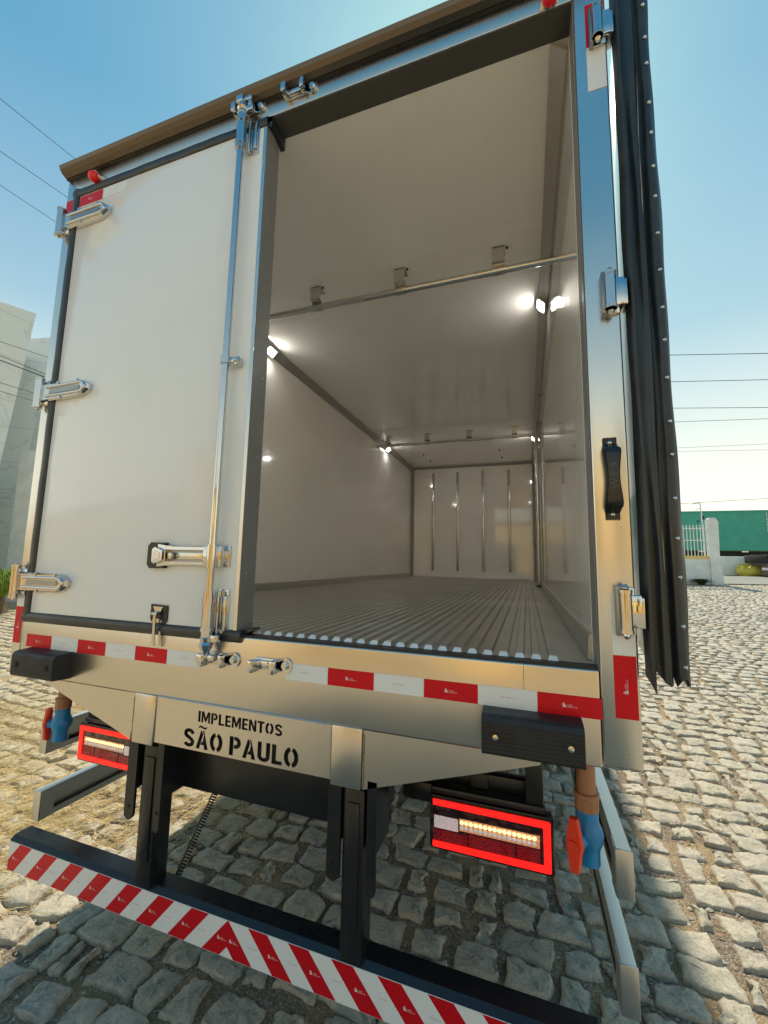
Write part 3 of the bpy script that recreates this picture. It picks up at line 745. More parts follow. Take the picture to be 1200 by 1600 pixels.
for zk in (3.178, 2.340, 1.512): strap_hinge(zk)
# ---------------- right rear door, folded back along the side
d = MB(); d.box(1.178, 1.250, .006, 1.10, DZ0, DZ1, 'white_skin', .003, 2); odoor = d.build('rear_door', truck)
def swing(o_):
    a_ = rad(-8.5); p_ = Vector((1.178, .006, 0)); M_ = Matrix.Translation(p_) @ Matrix.Rotation(a_, 4, 'Z') @ Matrix.Translation(-p_)
    o_.data.transform(M_)
swing(odoor)
odoor['label'] = 'open right rear door folded back, its black pleated edge seal hanging beside the post'
# pleated seal on its hinge edge
seal = MB(); px = [1.171, 1.178, 1.186, 1.1905, 1.200, 1.210, 1.217, 1.222, 1.229, 1.236, 1.246, 1.2565, 1.257]
py = [.010, -.010, -.030, -.004, -.026, -.034, -.020, .0, -.022, -.030, -.030, -.020, .010]
zb = [1.362, 1.350, 1.332, 1.378, 1.362, 1.352, 1.352, 1.378, 1.350, 1.366, 1.372, 1.350, 1.352]
NZ = 70; vs = []
for j in range(NZ+1):
    t = j/NZ
    for i in range(len(px)):
        z = zb[i]+(3.36-zb[i])*t
        wv = .0022*math.sin(z*7+i*.8)+.0012*math.sin(z*19+i*2.0)
        vs.append((px[i]+wv*(1 if 0 < i < 12 else .7), py[i]+.003*math.sin(z*5.5+i*1.7)*(1 if 0 < i < 12 else 0), z))
k = len(px); seal.add(vs, [(j*k+i, j*k+i+1, (j+1)*k+i+1, (j+1)*k+i) for j in range(NZ) for i in range(k-1)], 'rubber_seal', True)
vb = [(x_, y_+.004, z_) for x_, y_, z_ in vs]
seal.add(vb, [(j*k+i, (j+1)*k+i, (j+1)*k+i+1, j*k+i+1) for j in range(NZ) for i in range(k-1)], 'rubber_seal', True)
so_ = seal.build('door_seal', odoor, auto=False)
for z in (3.30, 3.199, 3.092, 3.008, 2.884, 2.791, 2.689, 2.6, 2.493, 2.389, 2.285, 2.197, 2.097, 1.984, 1.9, 1.792, 1.695, 1.603, 1.49, 1.398):
    m = MB(); m.lathe((1.2425, -.030, z), (0, -1, 0), [(0, .0052), (.002, .0048), (.0045, .002), (.005, .0003)], 'chrome', 14); m.build('seal_rivet', so_)
g = MB()
for (y0, y1, z0, z1) in ((.008, .045, 1.35, 3.35), (1.075, 1.112, 1.35, 3.35), (.046, 1.074, 1.35, 1.387), (.046, 1.074, 3.313, 3.35)): g.box(1.2505, 1.260, y0, y1, z0, z1, 'rubber_seal', .004)
swing(g.build('seal_bead', odoor))
def side_hinge(zk):
    m = MB(); X = 1.128
    m.cyl((X, -.024, zk-.052), (X, -.024, zk+.052), .0150, 'chrome', n=28)
    for s in (-1, 1): m.cyl((X, -.024, zk+s*.044), (X, -.024, zk+s*.052), .0165, 'zinc', n=24); m.lathe((X, -.024, zk+s*.052), (0, 0, s), [(0, .008), (.006, .009), (.014, .004)], 'chrome', 16)
    m.box(X-.020, X-.010, -.024, -.0005, zk-.060, zk+.060, 'steel_dark', .002)
    m.box(X-.014, XR-.004, -.010, -.0005, zk-.058, zk+.058, 'chrome', .003)
    m.box(X+.010, X+.038, -.020, -.010, zk-.040, zk+.040, 'chrome', .004)
    m.box(XR+.001, XR+.016, -.018, .03, zk-.040, zk+.034, 'chrome', .003)
    return m.build('door_hinge', odoor)
for zk in (3.205, 2.358, 1.517): side_hinge(zk)
MB().box(1.104, 1.118, -.0008, -.0002, 3.06, 3.095, 'rust').build('rust_run', pr)
# grab handle
gh = MB(); X = 1.1135; zc = 1.851
segs = 26; vs = []
for i in range(segs+1):
    t = -1+2*i/segs; z = zc+t*.108
    a = abs(t)
    if a > .80: hw, yo, th = .0165, -.004, .004
    else:
        b_ = min(1, (.80-a)/.13); hw = .0175+.004*b_-.0065*math.cos(t*math.pi/1.6)**2*b_; yo = -.004-.028*b_-.004*math.cos(t*1.9)*b_; th = .006
    for (dx, dy) in ((-hw, 0), (-hw*.8, -th), (hw*.8, -th), (hw, 0), (hw*.8, .004), (-hw*.8, .004)): vs.append((X+dx, yo+dy, z))
gh.add(vs, [(i*6+j, i*6+(j+1) % 6, (i+1)*6+(j+1) % 6, (i+1)*6+j) for i in range(segs) for j in range(6)]+[(5, 4, 3, 2, 1, 0), tuple(segs*6+j for j in range(6))], 'black_plastic', True)
v, fc = text2d('W P R', .026)
gh.add([(X+.008-b*.9, -.0425, zc-.034+a*1.02) for a, b in v], fc, 'jamb_grey')
ho = gh.build('grab_handle', pr)
for s in (-1, 1):
    m = MB(); m.lathe((X, -.0075, zc+s*.094), (0, -1, 0), [(0, .0065), (.002, .006), (.0045, .003), (.005, .0005)], 'chrome', 18); m.build('handle_screw', ho)
# marker lamps
for X in (-.955, 1.005):
    m = MB(); m.lathe((X, -.0005, 3.376), (0, -.9, -.44), [(0, .029), (.012, .027), (.016, .025)], 'zinc', 24); ml = m.build('marker_lamp', head)
    m = MB(); m.lathe((X, -.014, 3.369), (0, -.9, -.44), [(0, .0245), (.012, .023), (.022, .017), (.027, .008), (.028, .001)], 'marker_red', 24); m.build('lamp_lens', ml)
    MB().cyl((X, -.0008, 3.40), (X-.02, -.0012, 3.352), .0, 'marker_red')
# rubber dock bumpers
for s in (1, -1):
    b_ = MB()
    pf = [(-.0005, 1.250), (-.050, 1.247), (-.064, 1.243), (-.070, 1.232), (-.070, 1.162), (-.066, 1.155), (-.0005, 1.150)]
    b_.prism(pf, 'yz', .786, 1.023, 'rubber')
    for i in range(7): b_.box(.790, 1.019, -.0712, -.0690, 1.166+i*.0098, 1.1705+i*.0098, 'rubber')
    if s < 0: b_.mirror()
    bo = b_.build('rubber_bumper', truck)
    for X in (.820, .992):
        m = MB(); m.cyl((X, -.0716, 1.199), (X, -.0724, 1.199), .0125, 'dark_inside', n=24)  # dark disc paints the shade of the bolt hole
        m.lathe((X, -.0722, 1.1985), (0, -1, 0), [(0, .0075), (.002, .0070), (.003, .003)], 'chrome' if s > 0 else 'dark_inside', 16)
        if s < 0: m.mirror()
        m.build('bumper_bolt', bo)
# ---------------- name plate with cut lettering
def stroke(pts, t, gap=None):
    L = []; Rr = []; n_ = len(pts)
    for i, p in enumerate(pts):
        a = Vector(pts[max(i-1, 0)]); b = Vector(pts[min(i+1, n_-1)]); dd = (b-a).normalized(); nn = Vector((-dd.y, dd.x))
        L.append((p[0]+nn.x*t/2, p[1]+nn.y*t/2)); Rr.append((p[0]-nn.x*t/2, p[1]-nn.y*t/2))
    return L+Rr[::-1]
def arc(cx_, cy_, rx, ry, a0, a1, n_=14): return [(cx_+rx*math.cos(rad(a0+(a1-a0)*i/n_)), cy_+ry*math.sin(rad(a0+(a1-a0)*i/n_))) for i in range(n_+1)]
def glyph(c):
    t = .21; W = .62; P = []
    R_ = lambda x0, x1, y0, y1: [(x0, y0), (x1, y0), (x1, y1), (x0, y1)]
    if c == 'I': return [R_(0, t, 0, 1)], t
    if c == 'L': return [[(0, 0), (.50, 0), (.50, .19), (t, .19), (t, 1), (0, 1)]], .50
    if c == 'E': return [[(0, 0), (.50, 0), (.50, .18), (t, .18), (t, .41), (.46, .41), (.46, .58), (t, .58), (t, .82), (.50, .82), (.50, 1), (0, 1)]], .50
    if c == 'T': return [[(.18, 0), (.39, 0), (.39, .82), (.57, .82), (.57, 1), (0, 1), (0, .82), (.18, .82)]], .57
    if c == 'N': return [[(0, 0), (.19, 0), (.19, .60), (.43, 0), (.64, 0), (.64, 1), (.45, 1), (.45, .42), (.21, 1), (0, 1)]], .64
    if c == 'M': return [[(0, 0), (.18, 0), (.18, .58), (.33, .1), (.47, .1), (.62, .58), (.62, 0), (.80, 0), (.80, 1), (.57, 1), (.40, .46), (.23, 1), (0, 1)]], .80
    if c == 'P': return [R_(0, t, 0, 1), stroke([(.235, .905)]+arc(.31, .69, .185, .215, 80, -80)+[(.235, .475)], .20)], .60
    if c in 'AÃ':
        g_ = [[(0, 0), (.19, 0), (.375, .80), (.30, 1), (.25, 1)], [(.46, 0), (.67, 0), (.42, 1), (.34, 1), (.415, .74), (.36, .40), (.28, .36), (.26, .22), (.44, .22)]]
        if c == 'Ã': g_.append(stroke([(.12, 1.13), (.20, 1.22), (.33, 1.17), (.46, 1.12), (.54, 1.21)], .10))
        return g_, .67
    if c == 'U': return [stroke([(.10, 1), (.10, .34)]+arc(.31, .30, .21, .20, 180, 360)+[(.52, 1)], .20)], .62
    if c == 'O': return [stroke(arc(.32, .5, .22, .40, 97, 262, 20), .20), stroke(arc(.36, .5, .22, .40, 83, -82, 20), .20)], .68
    if c == 'S': return [stroke([(.53, .73)]+arc(.31, .72, .20, .185, 20, 230, 12)[1:]+[(.31, .515)]+arc(.31, .275, .215, .185, 60, -160, 12), .195)], .63
    return [], .28
def text_polys(s_, x0, x1, z0, z1):
    out = []; x_ = 0
    for c in s_:
        g_, w_ = glyph(c)
        out += [[(a+x_, b) for a, b in p] for p in g_]; x_ += w_+(.085 if c != ' ' else 0)
    k_ = (x1-x0)/(x_-.085)
    return [[(x0+a*k_, z0+b*(z1-z0)) for a, b in p] for p in out]
plate = MB().box(-.341, .341, -.001, .003, .985, 1.1365, 'steel_h').build('name_plate', truck)
polys = text_polys('IMPLEMENTOS', -.156, .172, 1.078, 1.113)+text_polys('SÃO PAULO', -.212, .232, .994, 1.052)
cut = MB()
for p in polys: cut.prism(p, 'xz', -.01, .012, 'dark_inside')
co_ = cut.build('cutter')
try:
    md = plate.modifiers.new('b', 'BOOLEAN'); md.operation = 'DIFFERENCE'; md.object = co_; md.solver = 'EXACT'; md.use_self = True
    bpy.context.view_layer.update(); dg = bpy.context.evaluated_depsgraph_get()
    nm = bpy.data.meshes.new_from_object(plate.evaluated_get(dg)); plate.modifiers.clear(); plate.data = nm
finally:
    bpy.data.objects.remove(co_)
MB().box(-.338, .338, .012, .014, .989, 1.13, 'dark_inside').build('letter_shade', plate)  # dark sheet painting the shade seen through the cut letters, no real plate
MB().box(-.341, .341, -.006, .006, 1.1368, 1.1395, 'chrome', .0012, 1).build('plate_edge', plate)
for s in (1, -1):
    m = MB(); m.box(.3425, .440, -.006, .004, .972, 1.1395, 'steel_h', .004)
    if s < 0: m.mirror()
    m.build('plate_cover', truck)
    m = MB(); m.prism([(.4425, 1.1365), (.930, 1.1365), (.924, 1.121), (.4425, .974)], 'xz', .0, .004, 'steel_h')
    if s < 0: m.mirror()
    gp = m.build('gusset_plate', truck)
    m = MB()
    for q in range(26): m.lathe((.444+random.uniform(-.0008, .0008), -.001, .985+q*.0055), (0, -1, 0), [(0, .0035), (.0015, .003), (.0025, .001)], 'weld', 8)
    if s < 0: m.mirror()
    m.build('weld_bead', gp); m = MB()
    for q in range(26): m.lathe((.3395, -.001, .992+q*.0055), (0, -1, 0), [(0, .0018), (.0010, .0015), (.0016, .001)], 'weld', 6)
    if s < 0: m.mirror()
    m.build('weld_bead', gp)
# ---------------- chassis
MB().box(-.45, .45, .10, .30, .80, .99, 'black_paint', .006).build('cross_member', truck)
for s in (1, -1):
    MB().box(s*.36, s*.43, .301, LEN+.1, .86, 1.10, 'black_paint', .01).build('chassis_rail', truck)
    a0, a1 = (.380, .447) if s > 0 else (-.394, -.322)
    m = MB(); m.box(a0, a1, .010, .085, .515, .965, 'black_paint', .006)
    m.box(a0+.014, a1-.014, .004, .0095, .60, .93, 'black_paint', .001); m.build('bar_post', truck)
    for (a, b, zz) in (((.336, .377, .715), (.4585, .487, .700)) if s > 0 else ((-.452, -.410, .716), (-.319, -.292, .700))):
        m = MB(); zt = 1.0; ra = (b-a)/2
        pl = [(a, zt), (a, zz+ra)]+[((a+b)/2+ra*math.cos(rad(q)), zz+ra+ra*math.sin(rad(q))) for q in (210, 240, 270, 300, 330)]+[(b, zz+ra), (b, zt)]
        m.prism(pl, 'xz', .0, .010, 'black_paint')
        m.box(a+.004, b-.004, .0105, .13, zz+.1, zt-.02, 'black_paint')
        for q in range(3 if a > .4 else 1): hex_bolt(m, (a+b)/2, -.0002, .76+q*.045, .0045, .003, 'spring_steel')
        m.build('bar_hanger', truck)
# spring
sp_ = []; A = Vector((-.348, .35, .66)); B_ = Vector((-.322, .12, .455)); dv = (B_-A); L_ = dv.length; dv.normalize()
L_ = L_; pa = dv.cross(Vector((1, 0, 0))).normalized(); pb = dv.cross(pa); T = 32
for i in range(T*8+1):
    a = 2*math.pi*i/8; sp_.append(A+dv*(L_*i/(T*8))+.0115*(math.cos(a)*pa+math.sin(a)*pb))
m = MB().tube(sp_, .0027, 'spring_steel', 5); m.tube([A-dv*.12, A, ], .005, 'spring_steel'); m.build('return_spring', truck)
# underrun bar
ub = MB()
ub.prism([(.016, .401), (.022, .401), (.022, .505), (.088, .508), (.088, .52), (.030, .520), (.016, .508)], 'yz', -1.045, 1.045, 'black_paint')
ub.box(-1.045, 1.045, .078, .088, .44, .507, 'black_paint')
bar = ub.build('underrun_bar', truck)
# diagonal warning tape, mirrored about the centre
wt = MB(); y = .0142
wt.box(-1.042, 1.042, .0145, .0158, .4025, .5055, 'tape_white')
za, zb_ = .4035, .5045
def clip_poly(p, xmin, xmax):
    def cl(p, f_in, inter):
        out = []
        for i in range(len(p)):
            a, b = p[i], p[(i+1) % len(p)]
            if f_in(a): out.append(a)
            if f_in(a) != f_in(b): out.append(inter(a, b))
        return out
    def it(v):
        return lambda a, b: (v, a[1]+(b[1]-a[1])*(v-a[0])/(b[0]-a[0]))
    p = cl(p, lambda q: q[0] >= xmin, it(xmin))
    return cl(p, lambda q: q[0] <= xmax, it(xmax)) if p else p
for k_ in range(9):
    p = [(-.094-.14*k_, za), (-.026-.14*k_, za), (.066-.14*k_, zb_), (-.002-.14*k_, zb_)]
    for s in (-1, 1):
        q = clip_poly(p, -1.041, 0)
        if len(q) < 3: continue
        q = [(a if s < 0 else -a, b) for a, b in q]
        if s > 0: q = q[::-1]
        wt.quad([(a, y, b) for a, b in q], 'tape_red')
        if k_ < 8:
            tape_mark(wt, s*(-.026-.14*k_)+(-.002 if s < 0 else .004), .451, y-.0003, .95)
            if -.11-.14*k_ > -1.02: tape_mark(wt, s*(-.096-.14*k_), .452, y-.0003, .9, False, 'tape_mark_red', False)
wt.build('warning_tape', bar)
# ---------------- tail lamps
for s in (1, -1):
    Y0 = .187; x0, x1, z0, z1 = .598, .962, .745, .902
    m = MB(); m.box(x0, x1, Y0+.001, Y0+.062, z0, z1, 'black_plastic', .008)
    if s < 0: m.mirror()
    tl = m.build('tail_lamp', truck); tl['label'] = ('right' if s > 0 else 'left')+' tail lamp with a lit red light band round amber and clear lenses'
    def sub(nm_, fn):
        mm = MB(); fn(mm)
        if s < 0: mm.mirror()
        mm.build(nm_, tl)
    sub('lamp_face', lambda mm: mm.box(x0+.006, x1-.006, Y0-.001, Y0+.0012, z0+.005, z1-.005, 'lens_dark'))
    def ring(mm):
        a, b, c, d_ = x0+.012, x1-.010, z0+.012, z1-.010; t = .020
        mm.prism([(a, d_), (b-.004, d_), (b, d_-.004), (b, c+.004), (b-.004, c), (a, c), (a, c+t-.004), (b-t, c+t-.002), (b-t, d_-t+.002), (a, d_-t+.004)], 'xz', Y0-.005, Y0-.0011, 'lamp_ring')
    sub('light_band', ring)
    sub('reverse_lens', lambda mm: mm.box(x0+.016, x0+.090, Y0-.0030, Y0-.0012, .811, .846, 'lens_clear'))
    def amb(mm):
        mm.box(x0+.094, x1-.040, Y0-.0030, Y0-.0012, .816, .850, 'lens_amber')
        for q in range(16):
            for rw in range(2): mm.lathe((x0+.101+q*.0139, Y0-.0031, .8255+rw*.015), (0, -1, 0), [(0, .0062), (.0015, .0055), (.003, .003), (.0036, .0008)], 'led_amber' if rw else 'lens_clear', 10)
    sub('indicator_lens', amb)
    sub('brake_lens', lambda mm: mm.box(x0+.014, x0+.118, Y0-.0030, Y0-.0012, .776, .807, 'lens_red'))
    sub('brake_lens', lambda mm: mm.box(x1-.104, x1-.040, Y0-.0030, Y0-.0012, .778, .813, 'lens_red'))
    sub('fog_lens', lambda mm: mm.box(x0+.122, x1-.108, Y0-.0030, Y0-.0012, .776, .812, 'lens_red'))
    m = MB()
    m.box(.50, .925, .24, .28, .915, .965, 'black_paint', .004); m.box(.60, .94, .19, .235, .905, .925, 'black_paint', .006)
    m.box(.885, .935, .20, .34, .90, 1.09, 'black_paint', .005); m.box(.49, .62, .25, .30, .84, .90, 'black_paint', .01)
    m.box(.72, .775, .226, .2395, .925, .970, 'rubber', .004)
    if s < 0: m.mirror()
    m.build('lamp_bracket', truck)
# ---------------- drain pipes with ball valves
for s in (1, -1):
    X, Yp = 1.047, .17
    if s < 0: X = -1.050
    m = MB(); m.cyl((X, Yp, .985), (X, Yp, 1.20), .0245, 'pvc_brown', n=28); dp = m.build('drain_pipe', truck)
    m = MB(); m.lathe((X, Yp, .955), (0, 0, 1), [(0, .028), (.002, .030), (.034, .030), (.036, .033), (.046, .033), (.047, .028)], 'pvc_brown', 28)
    for q in range(10):
        a = 2*math.pi*q/10; m.box(X+.0295*math.cos(a)-.0015, X+.0295*math.cos(a)+.0015, Yp+.0295*math.sin(a)-.0015, Yp+.0295*math.sin(a)+.0015, .958, .988, 'pvc_brown')
    m.build('pipe_collar', dp)
    hx0, hy0 = (X-.036, Yp-.050) if s > 0 else (X-.050, Yp-.018)
    m = MB(); m.lathe((X, Yp, .822), (0, 0, 1), [(0, .024), (0, .029), (.034, .029), (.042, .031), (.052, .036), (.075, .040), (.09, .036), (.1, .031), (.108, .0285), (.134, .0285)], 'pvc_blue', 28)
    m.cyl((X, Yp, .888), (hx0, hy0, .888), .019, 'pvc_blue', n=24); m.build('ball_valve', dp)
    # lever: tapered wing facing the viewer
    m = MB(); hx, hy = (X-.038, Yp-.052) if s > 0 else (X-.052, Yp-.020)
    prof_ = [(-.066, .010), (-.058, .014), (-.02, .019), (0, .024), (.02, .021), (.05, .015), (.066, .011)]
    ax = Vector((-.42, -.907, 0)) if s > 0 else Vector((-.9, -.3, 0)).normalized(); tx = Vector((-ax.y, ax.x, 0)); vs = []
    for (dz, hw) in prof_:
        for (p_, q_) in ((-hw, 0), (-hw*.8, .012), (hw*.8, .012), (hw, 0), (hw*.6, -.006), (-hw*.6, -.006)):
            c_ = Vector((hx, hy, .888+dz))+tx*p_+ax*q_; vs.append(c_)
    m.add(vs, [(i*6+j, (i+1)*6+j, (i+1)*6+(j+1) % 6, i*6+(j+1) % 6) for i in range(6) for j in range(6)]+[(0, 1, 2, 3, 4, 5), tuple(36+j for j in (5, 4, 3, 2, 1, 0))], 'handle_red', True)
    m.cyl(Vector((hx, hy, .888)), Vector((hx, hy, .888))+ax*.018, .014, 'handle_red', n=20)
    m.build('valve_handle', dp)
# ---------------- side guards
for s in (1, -1):
    for zt in (.876, .603):
        m = MB(); hgt = .118
        # C profile: open side faces inwards
        m.box(1.112, 1.150, .160, 2.05, zt-.004, zt, 'alu_rail', .0015, 1)
        m.box(1.112, 1.150, .160, 2.05, zt-hgt, zt-hgt+.004, 'alu_rail')
        m.box(1.146, 1.150, .160, 2.05, zt-hgt+.004, zt-.004, 'alu_rail')
        m.box(1.112, 1.116, .160, 2.05, zt-.060, zt-.004, 'alu_rail'); m.box(1.112, 1.116, .160, 2.05, zt-hgt+.004, zt-.094, 'alu_rail')
        if s < 0: m.mirror()
        g_ = m.build('side_guard', truck)
        m = MB(); m.box(1.1095, 1.1525, .154, .1595, zt-hgt-.001, zt+.001, 'alu_rail', .002); m.box(1.1085, 1.1115, .1600, .215, zt-hgt, zt, 'alu_rail', .001, 1)
        if s < 0: m.mirror()
        m.build('guard_cap', g_)
    for yy in (.75, 1.75):
        m = MB().box(1.070, 1.108, yy, yy+.05, .48, 1.20, 'black_paint', .004)
        if s < 0: m.mirror()
        m.build('guard_bracket', truck)
# ---------------- rear wheels and axle (deep under the body)
YW = 3.4
m = MB().cyl((-.80, YW, .42), (.80, YW, .42), .06, 'black_paint'); m.lathe((0, YW-.16, .42), (0, 1, 0), [(0, .08), (.05, .14), (.16, .17), (.27, .14), (.32, .08)], 'black_paint', 24); m.build('axle', truck)
for s in (1, -1):
    for xo in (.72, 1.0):
        m = MB(); m.lathe((s*xo-.12, YW, .42), (1, 0, 0), [(0, .27), (.0, .38), (.02, .41), (.05, .42), (.19, .42), (.22, .41), (.24, .38), (.24, .27)], 'tyre', 40)
        wh = m.build('wheel', truck)
        m = MB(); m.lathe((s*xo-.10, YW, .42), (1, 0, 0), [(0, .265), (.02, .25), (.1, .12), (.12, .12), (.18, .25), (.20, .265)], 'paint_white', 32); m.build('rim', wh)
    MB().box(s*.70-.16, s*.70+.46*0+.16, YW-.62, YW-.61, .35, .9, 'rubber').build('mudflap', truck)
    MB().box(s*.38-.05, s*.38+.05, YW-.7, YW+.7, .62, .70, 'black_paint', .02).build('leaf_spring', truck)

# ================================================================== SURROUNDINGS
def pol(az, dist): return (.902+dist*math.sin(rad(az)), -1.186+dist*math.cos(rad(az)))
def gh_(x, y): return float(H(x, y))
# ---- tiled building at the left: tall front wing and set-back wing
bl = empty('tiled_building', 'tall windowless building clad in pale veined stone tiles, beyond the truck at left', 'building', (*pol(-63, 16), 0))
def slab(name, pts, z0, z1, lean, mat, parent):
    m = MB(); n_ = len(pts); lx, ly = math.cos(rad(-63)), -math.sin(rad(-63))
    base_ = [(x_, y_, z0) for x_, y_ in pts]; top_ = [(x_+lx*lean*(zz-z0), y_+ly*lean*(zz-z0), zz) for (x_, y_), zz in zip(pts, z1)]
    vs = base_+top_
    m.add(vs, [(i, (i+1) % n_, (i+1) % n_+n_, i+n_) for i in range(n_)]+[tuple(range(n_, 2*n_))], mat)
    bm = bmesh.new(); bm.free(); o_ = m.build(name, parent)
    o_.matrix_parent_inverse = Matrix.Translation(-Vector(parent.location)); return o_
def ztop(az, dist, el): return 1.625+dist*math.tan(rad(el))
a0 = pol(-63.9, 14.0); a1 = pol(-73, 13.2); a2 = pol(-73, 20); a3 = pol(-65.0, 20)
wa = slab('front_wing', [a1, a0, a3, a2], -.2, [7.6, ztop(0, 14.0, 24.6), 7.6, 7.9], .075, 'marble_tile', bl)
b0 = pol(-61.6, 16.6); b1 = pol(-54, 15.2); b2 = pol(-54, 22); b3 = pol(-67, 22); b4 = pol(-67, 17.2)
wb = slab('rear_wing', [b4, b0, b1, b2, b3], -.2, [8.0, ztop(0, 16.6, 22.9), ztop(0, 15.2, 25.2), 8.2, 8.2], .062, 'marble_tile', bl)
def onrel(o_, parent): o_.matrix_parent_inverse = Matrix.Translation(-Vector(parent.location))
q = pol(-64.9, 13.6); m = MB().box(q[0]-.12, q[0]+.12, q[1]-.12, q[1]+.12, 4.05, 4.35, 'black_plastic', .02); onrel(m.build('wall_lamp', bl), bl)
q = pol(-65.0, 13.7); m = MB().box(q[0]-.4, q[0]+.35, q[1]-.4, q[1]+.3, 3.15, 3.38, 'plaster_white', .02); onrel(m.build('ledge', bl), bl)
q0 = pol(-61.2, 14.6); q1 = pol(-57.5, 13.8); m = MB()
m.prism([(q0[0], q0[1]), (q1[0], q1[1]), (q1[0]+.2, q1[1]+.6), (q0[0]+.1, q0[1]+.5)], 'xy', .2, 4.4, 'plaster_white'); onrel(m.build('pilaster', bl), bl)
# ---- fountain-like ornamental grass
def tuft(name, az, dist, base_z, hgt, spread, nb, mat, label, cat, seed, wd=.012, droop=1.2):
    R = random.Random(seed); x_, y_ = pol(az, dist); e_ = empty(name, label, cat, (x_, y_, base_z)); m = MB()
    for i in range(nb):
        a = R.uniform(0, 2*math.pi); out_ = spread*R.uniform(.35, 1); hh = hgt*R.uniform(.6, 1); d_ = Vector((math.cos(a), math.sin(a), 0)); sd_ = Vector((-d_.y, d_.x, 0))
        pts = []
        for k_ in range(7):
            t = k_/6; pts.append(Vector((0, 0, 0))+d_*(out_*t**1.4+.05)+Vector((0, 0, hh*(t*1.9-droop*t*t))))
        vs = []
        for k_, p in enumerate(pts):
            ww = wd*(1-k_/6.5); vs += [p-sd_*ww, p+sd_*ww]
        m.add(vs, [(2*k_, 2*k_+1, 2*k_+3, 2*k_+2) for k_ in range(6)], mat)
    m.build('leaves', e_); mm = MB(); mm.cyl((0, 0, -.25), (0, 0, .25), spread*.28, 'bark', spread*.14, 12); mm.build('stem', e_)
    return e_
tuft('ornamental_grass', -61.6, 12.6, .42, 1.45, 1.0, 620, 'grass_blade', 'bright green arching clump of long grass-like leaves beside the pale building', 'plant', 5, .016, 1.45)
# ---- right: yard wall, pillar, railing, road, trailer
PX, PY = pol(19.15, 21.7); PZ = gh_(PX, PY)
# road surfaces
def strip(name, x0, x1, y0, y1, mat, lift, nx_=40, ny_=8):
    xs = np.linspace(x0, x1, nx_); ys = np.linspace(y0, y1, ny_); X_, Y_ = np.meshgrid(xs, ys); Z_ = H(X_, Y_)+lift
    id_ = np.arange(nx_*ny_).reshape(ny_, nx_); F_ = np.stack([id_[:-1, :-1], id_[:-1, 1:], id_[1:, 1:], id_[1:, :-1]], -1).reshape(-1, 4)
    o_ = mesh_np(name, np.stack([X_, Y_, Z_], -1).reshape(-1, 3), F_, mat, True); tag(o_, kind='structure')
strip('sand_yard', -40, 40, -60, -9.2, 'road_tan', .01)
strip('pavement', 4, 60, 19.5, 26.2, 'road_grey', .03); strip('kerb', 4, 60, 19.3, 19.5, 'dirt', .05, 40, 2)
strip('road', 4, 60, 26.3, 37, 'road_tan', .04)
fw = empty('yard_wall', 'low whitewashed wall topped with white bar railing and a tall end pillar', 'wall', (PX, PY, PZ))
m = MB(); m.box(-9, -.02, -.10, .10, -.4, 1.02, 'plaster_white', .01); m.build('low_wall', fw)
m = MB(); m.prism([(-.02, -.4), (.46, -.4), (.30, .95), (.34, 2.55), (.26, 2.72), (.05, 2.72), (-.02, 2.65)], 'xz', -.16, .16, 'plaster_white'); m.build('pillar', fw)
m = MB(); m.box(-9, -.02, -.02, .02, 1.05, 1.09, 'paint_white'); m.box(-9, -.02, -.03, .03, 1.02, 1.16, 'cream_wall')
m.box(-9, -.02, -.02, .02, 1.78, 1.82, 'paint_white'); m.box(-9, -.02, -.02, .02, 2.28, 2.32, 'paint_white')
for i in range(74): m.box(-.12*i-.14, -.12*i-.115, -.013, .013, 1.05, 2.45, 'paint_white')
m.build('railing', fw)
fp = empty('electric_fence_pole', 'thin pole with two short arms rising behind the wall pillar', 'pole', (PX-.03, PY+.35, PZ))
m = MB(); m.cyl((0, 0, 0), (0, 0, 2.9), .03, 'plaster_white', n=8); m.cyl((0, 0, 2.8), (-.05, 0, 3.45), .022, 'plaster_white', n=8)
m.cyl((-.05, 0, 3.42), (-.32, 0, 3.38), .014, 'bark', n=6); m.cyl((-.03, 0, 3.2), (-.22, 0, 3.1), .012, 'bark', n=6); m.box(-.01, .07, -.04, .04, 2.7, 2.86, 'black_plastic'); m.build('pole', fp)
m = MB().box(-.20, -.12, -.04, .04, 2.60, 2.66, 'black_plastic'); m.build('insulator', fp)
tuft('weed', 18.3, 21.2, gh_(*pol(18.3, 21.2))-.05, .45, .5, 260, 'weed_leaf', 'dark green weed clump growing at the foot of the white wall', 'plant', 3, .03, 1.3)
# trailer
TX, TY = 1.5, 31.5; TZ = 1.55
tr = empty('container_trailer', 'long green shipping container on a dark trailer parked across the road', 'trailer', (TX, TY, TZ))
m = MB(); n_ = 150; L_ = 27.0; pts = []
for i in range(n_):
    x_ = L_*i/n_; k_ = i % 4; y_ = (0, 0, .035, .035)[k_]; pts.append((x_, y_))
pts += [(L_, 0), (L_, 2.5), (0, 2.5)]
m.prism(pts, 'xy', 1.35, 3.78, 'container_green'); m.build('container', tr)
m = MB(); m.box(0, L_, -.03, 2.53, 3.78, 3.86, 'container_green'); m.box(0, L_, -.03, 2.53, 1.24, 1.35, 'container_green', .01)
for i in range(12): m.box(1+i*2.3, 1.35+i*2.3, -.05, -.031, 1.15, 1.22, 'zinc')
m.build('container_rails', tr)
m = MB(); m.box(.5, L_-.5, .3, .5, .45, 1.22, 'dark_inside'); m.box(.5, L_-.5, 2.0, 2.2, .85, 1.22, 'dark_inside'); m.box(3.5, 7.0, .2, .8, .5, 1.0, 'dark_inside', .05)
m.box(17.5, 23, .1, .5, .45, 1.1, 'dark_inside', .05); m.box(14.6, 17.4, -.05, .05, .42, .50, 'paint_white')
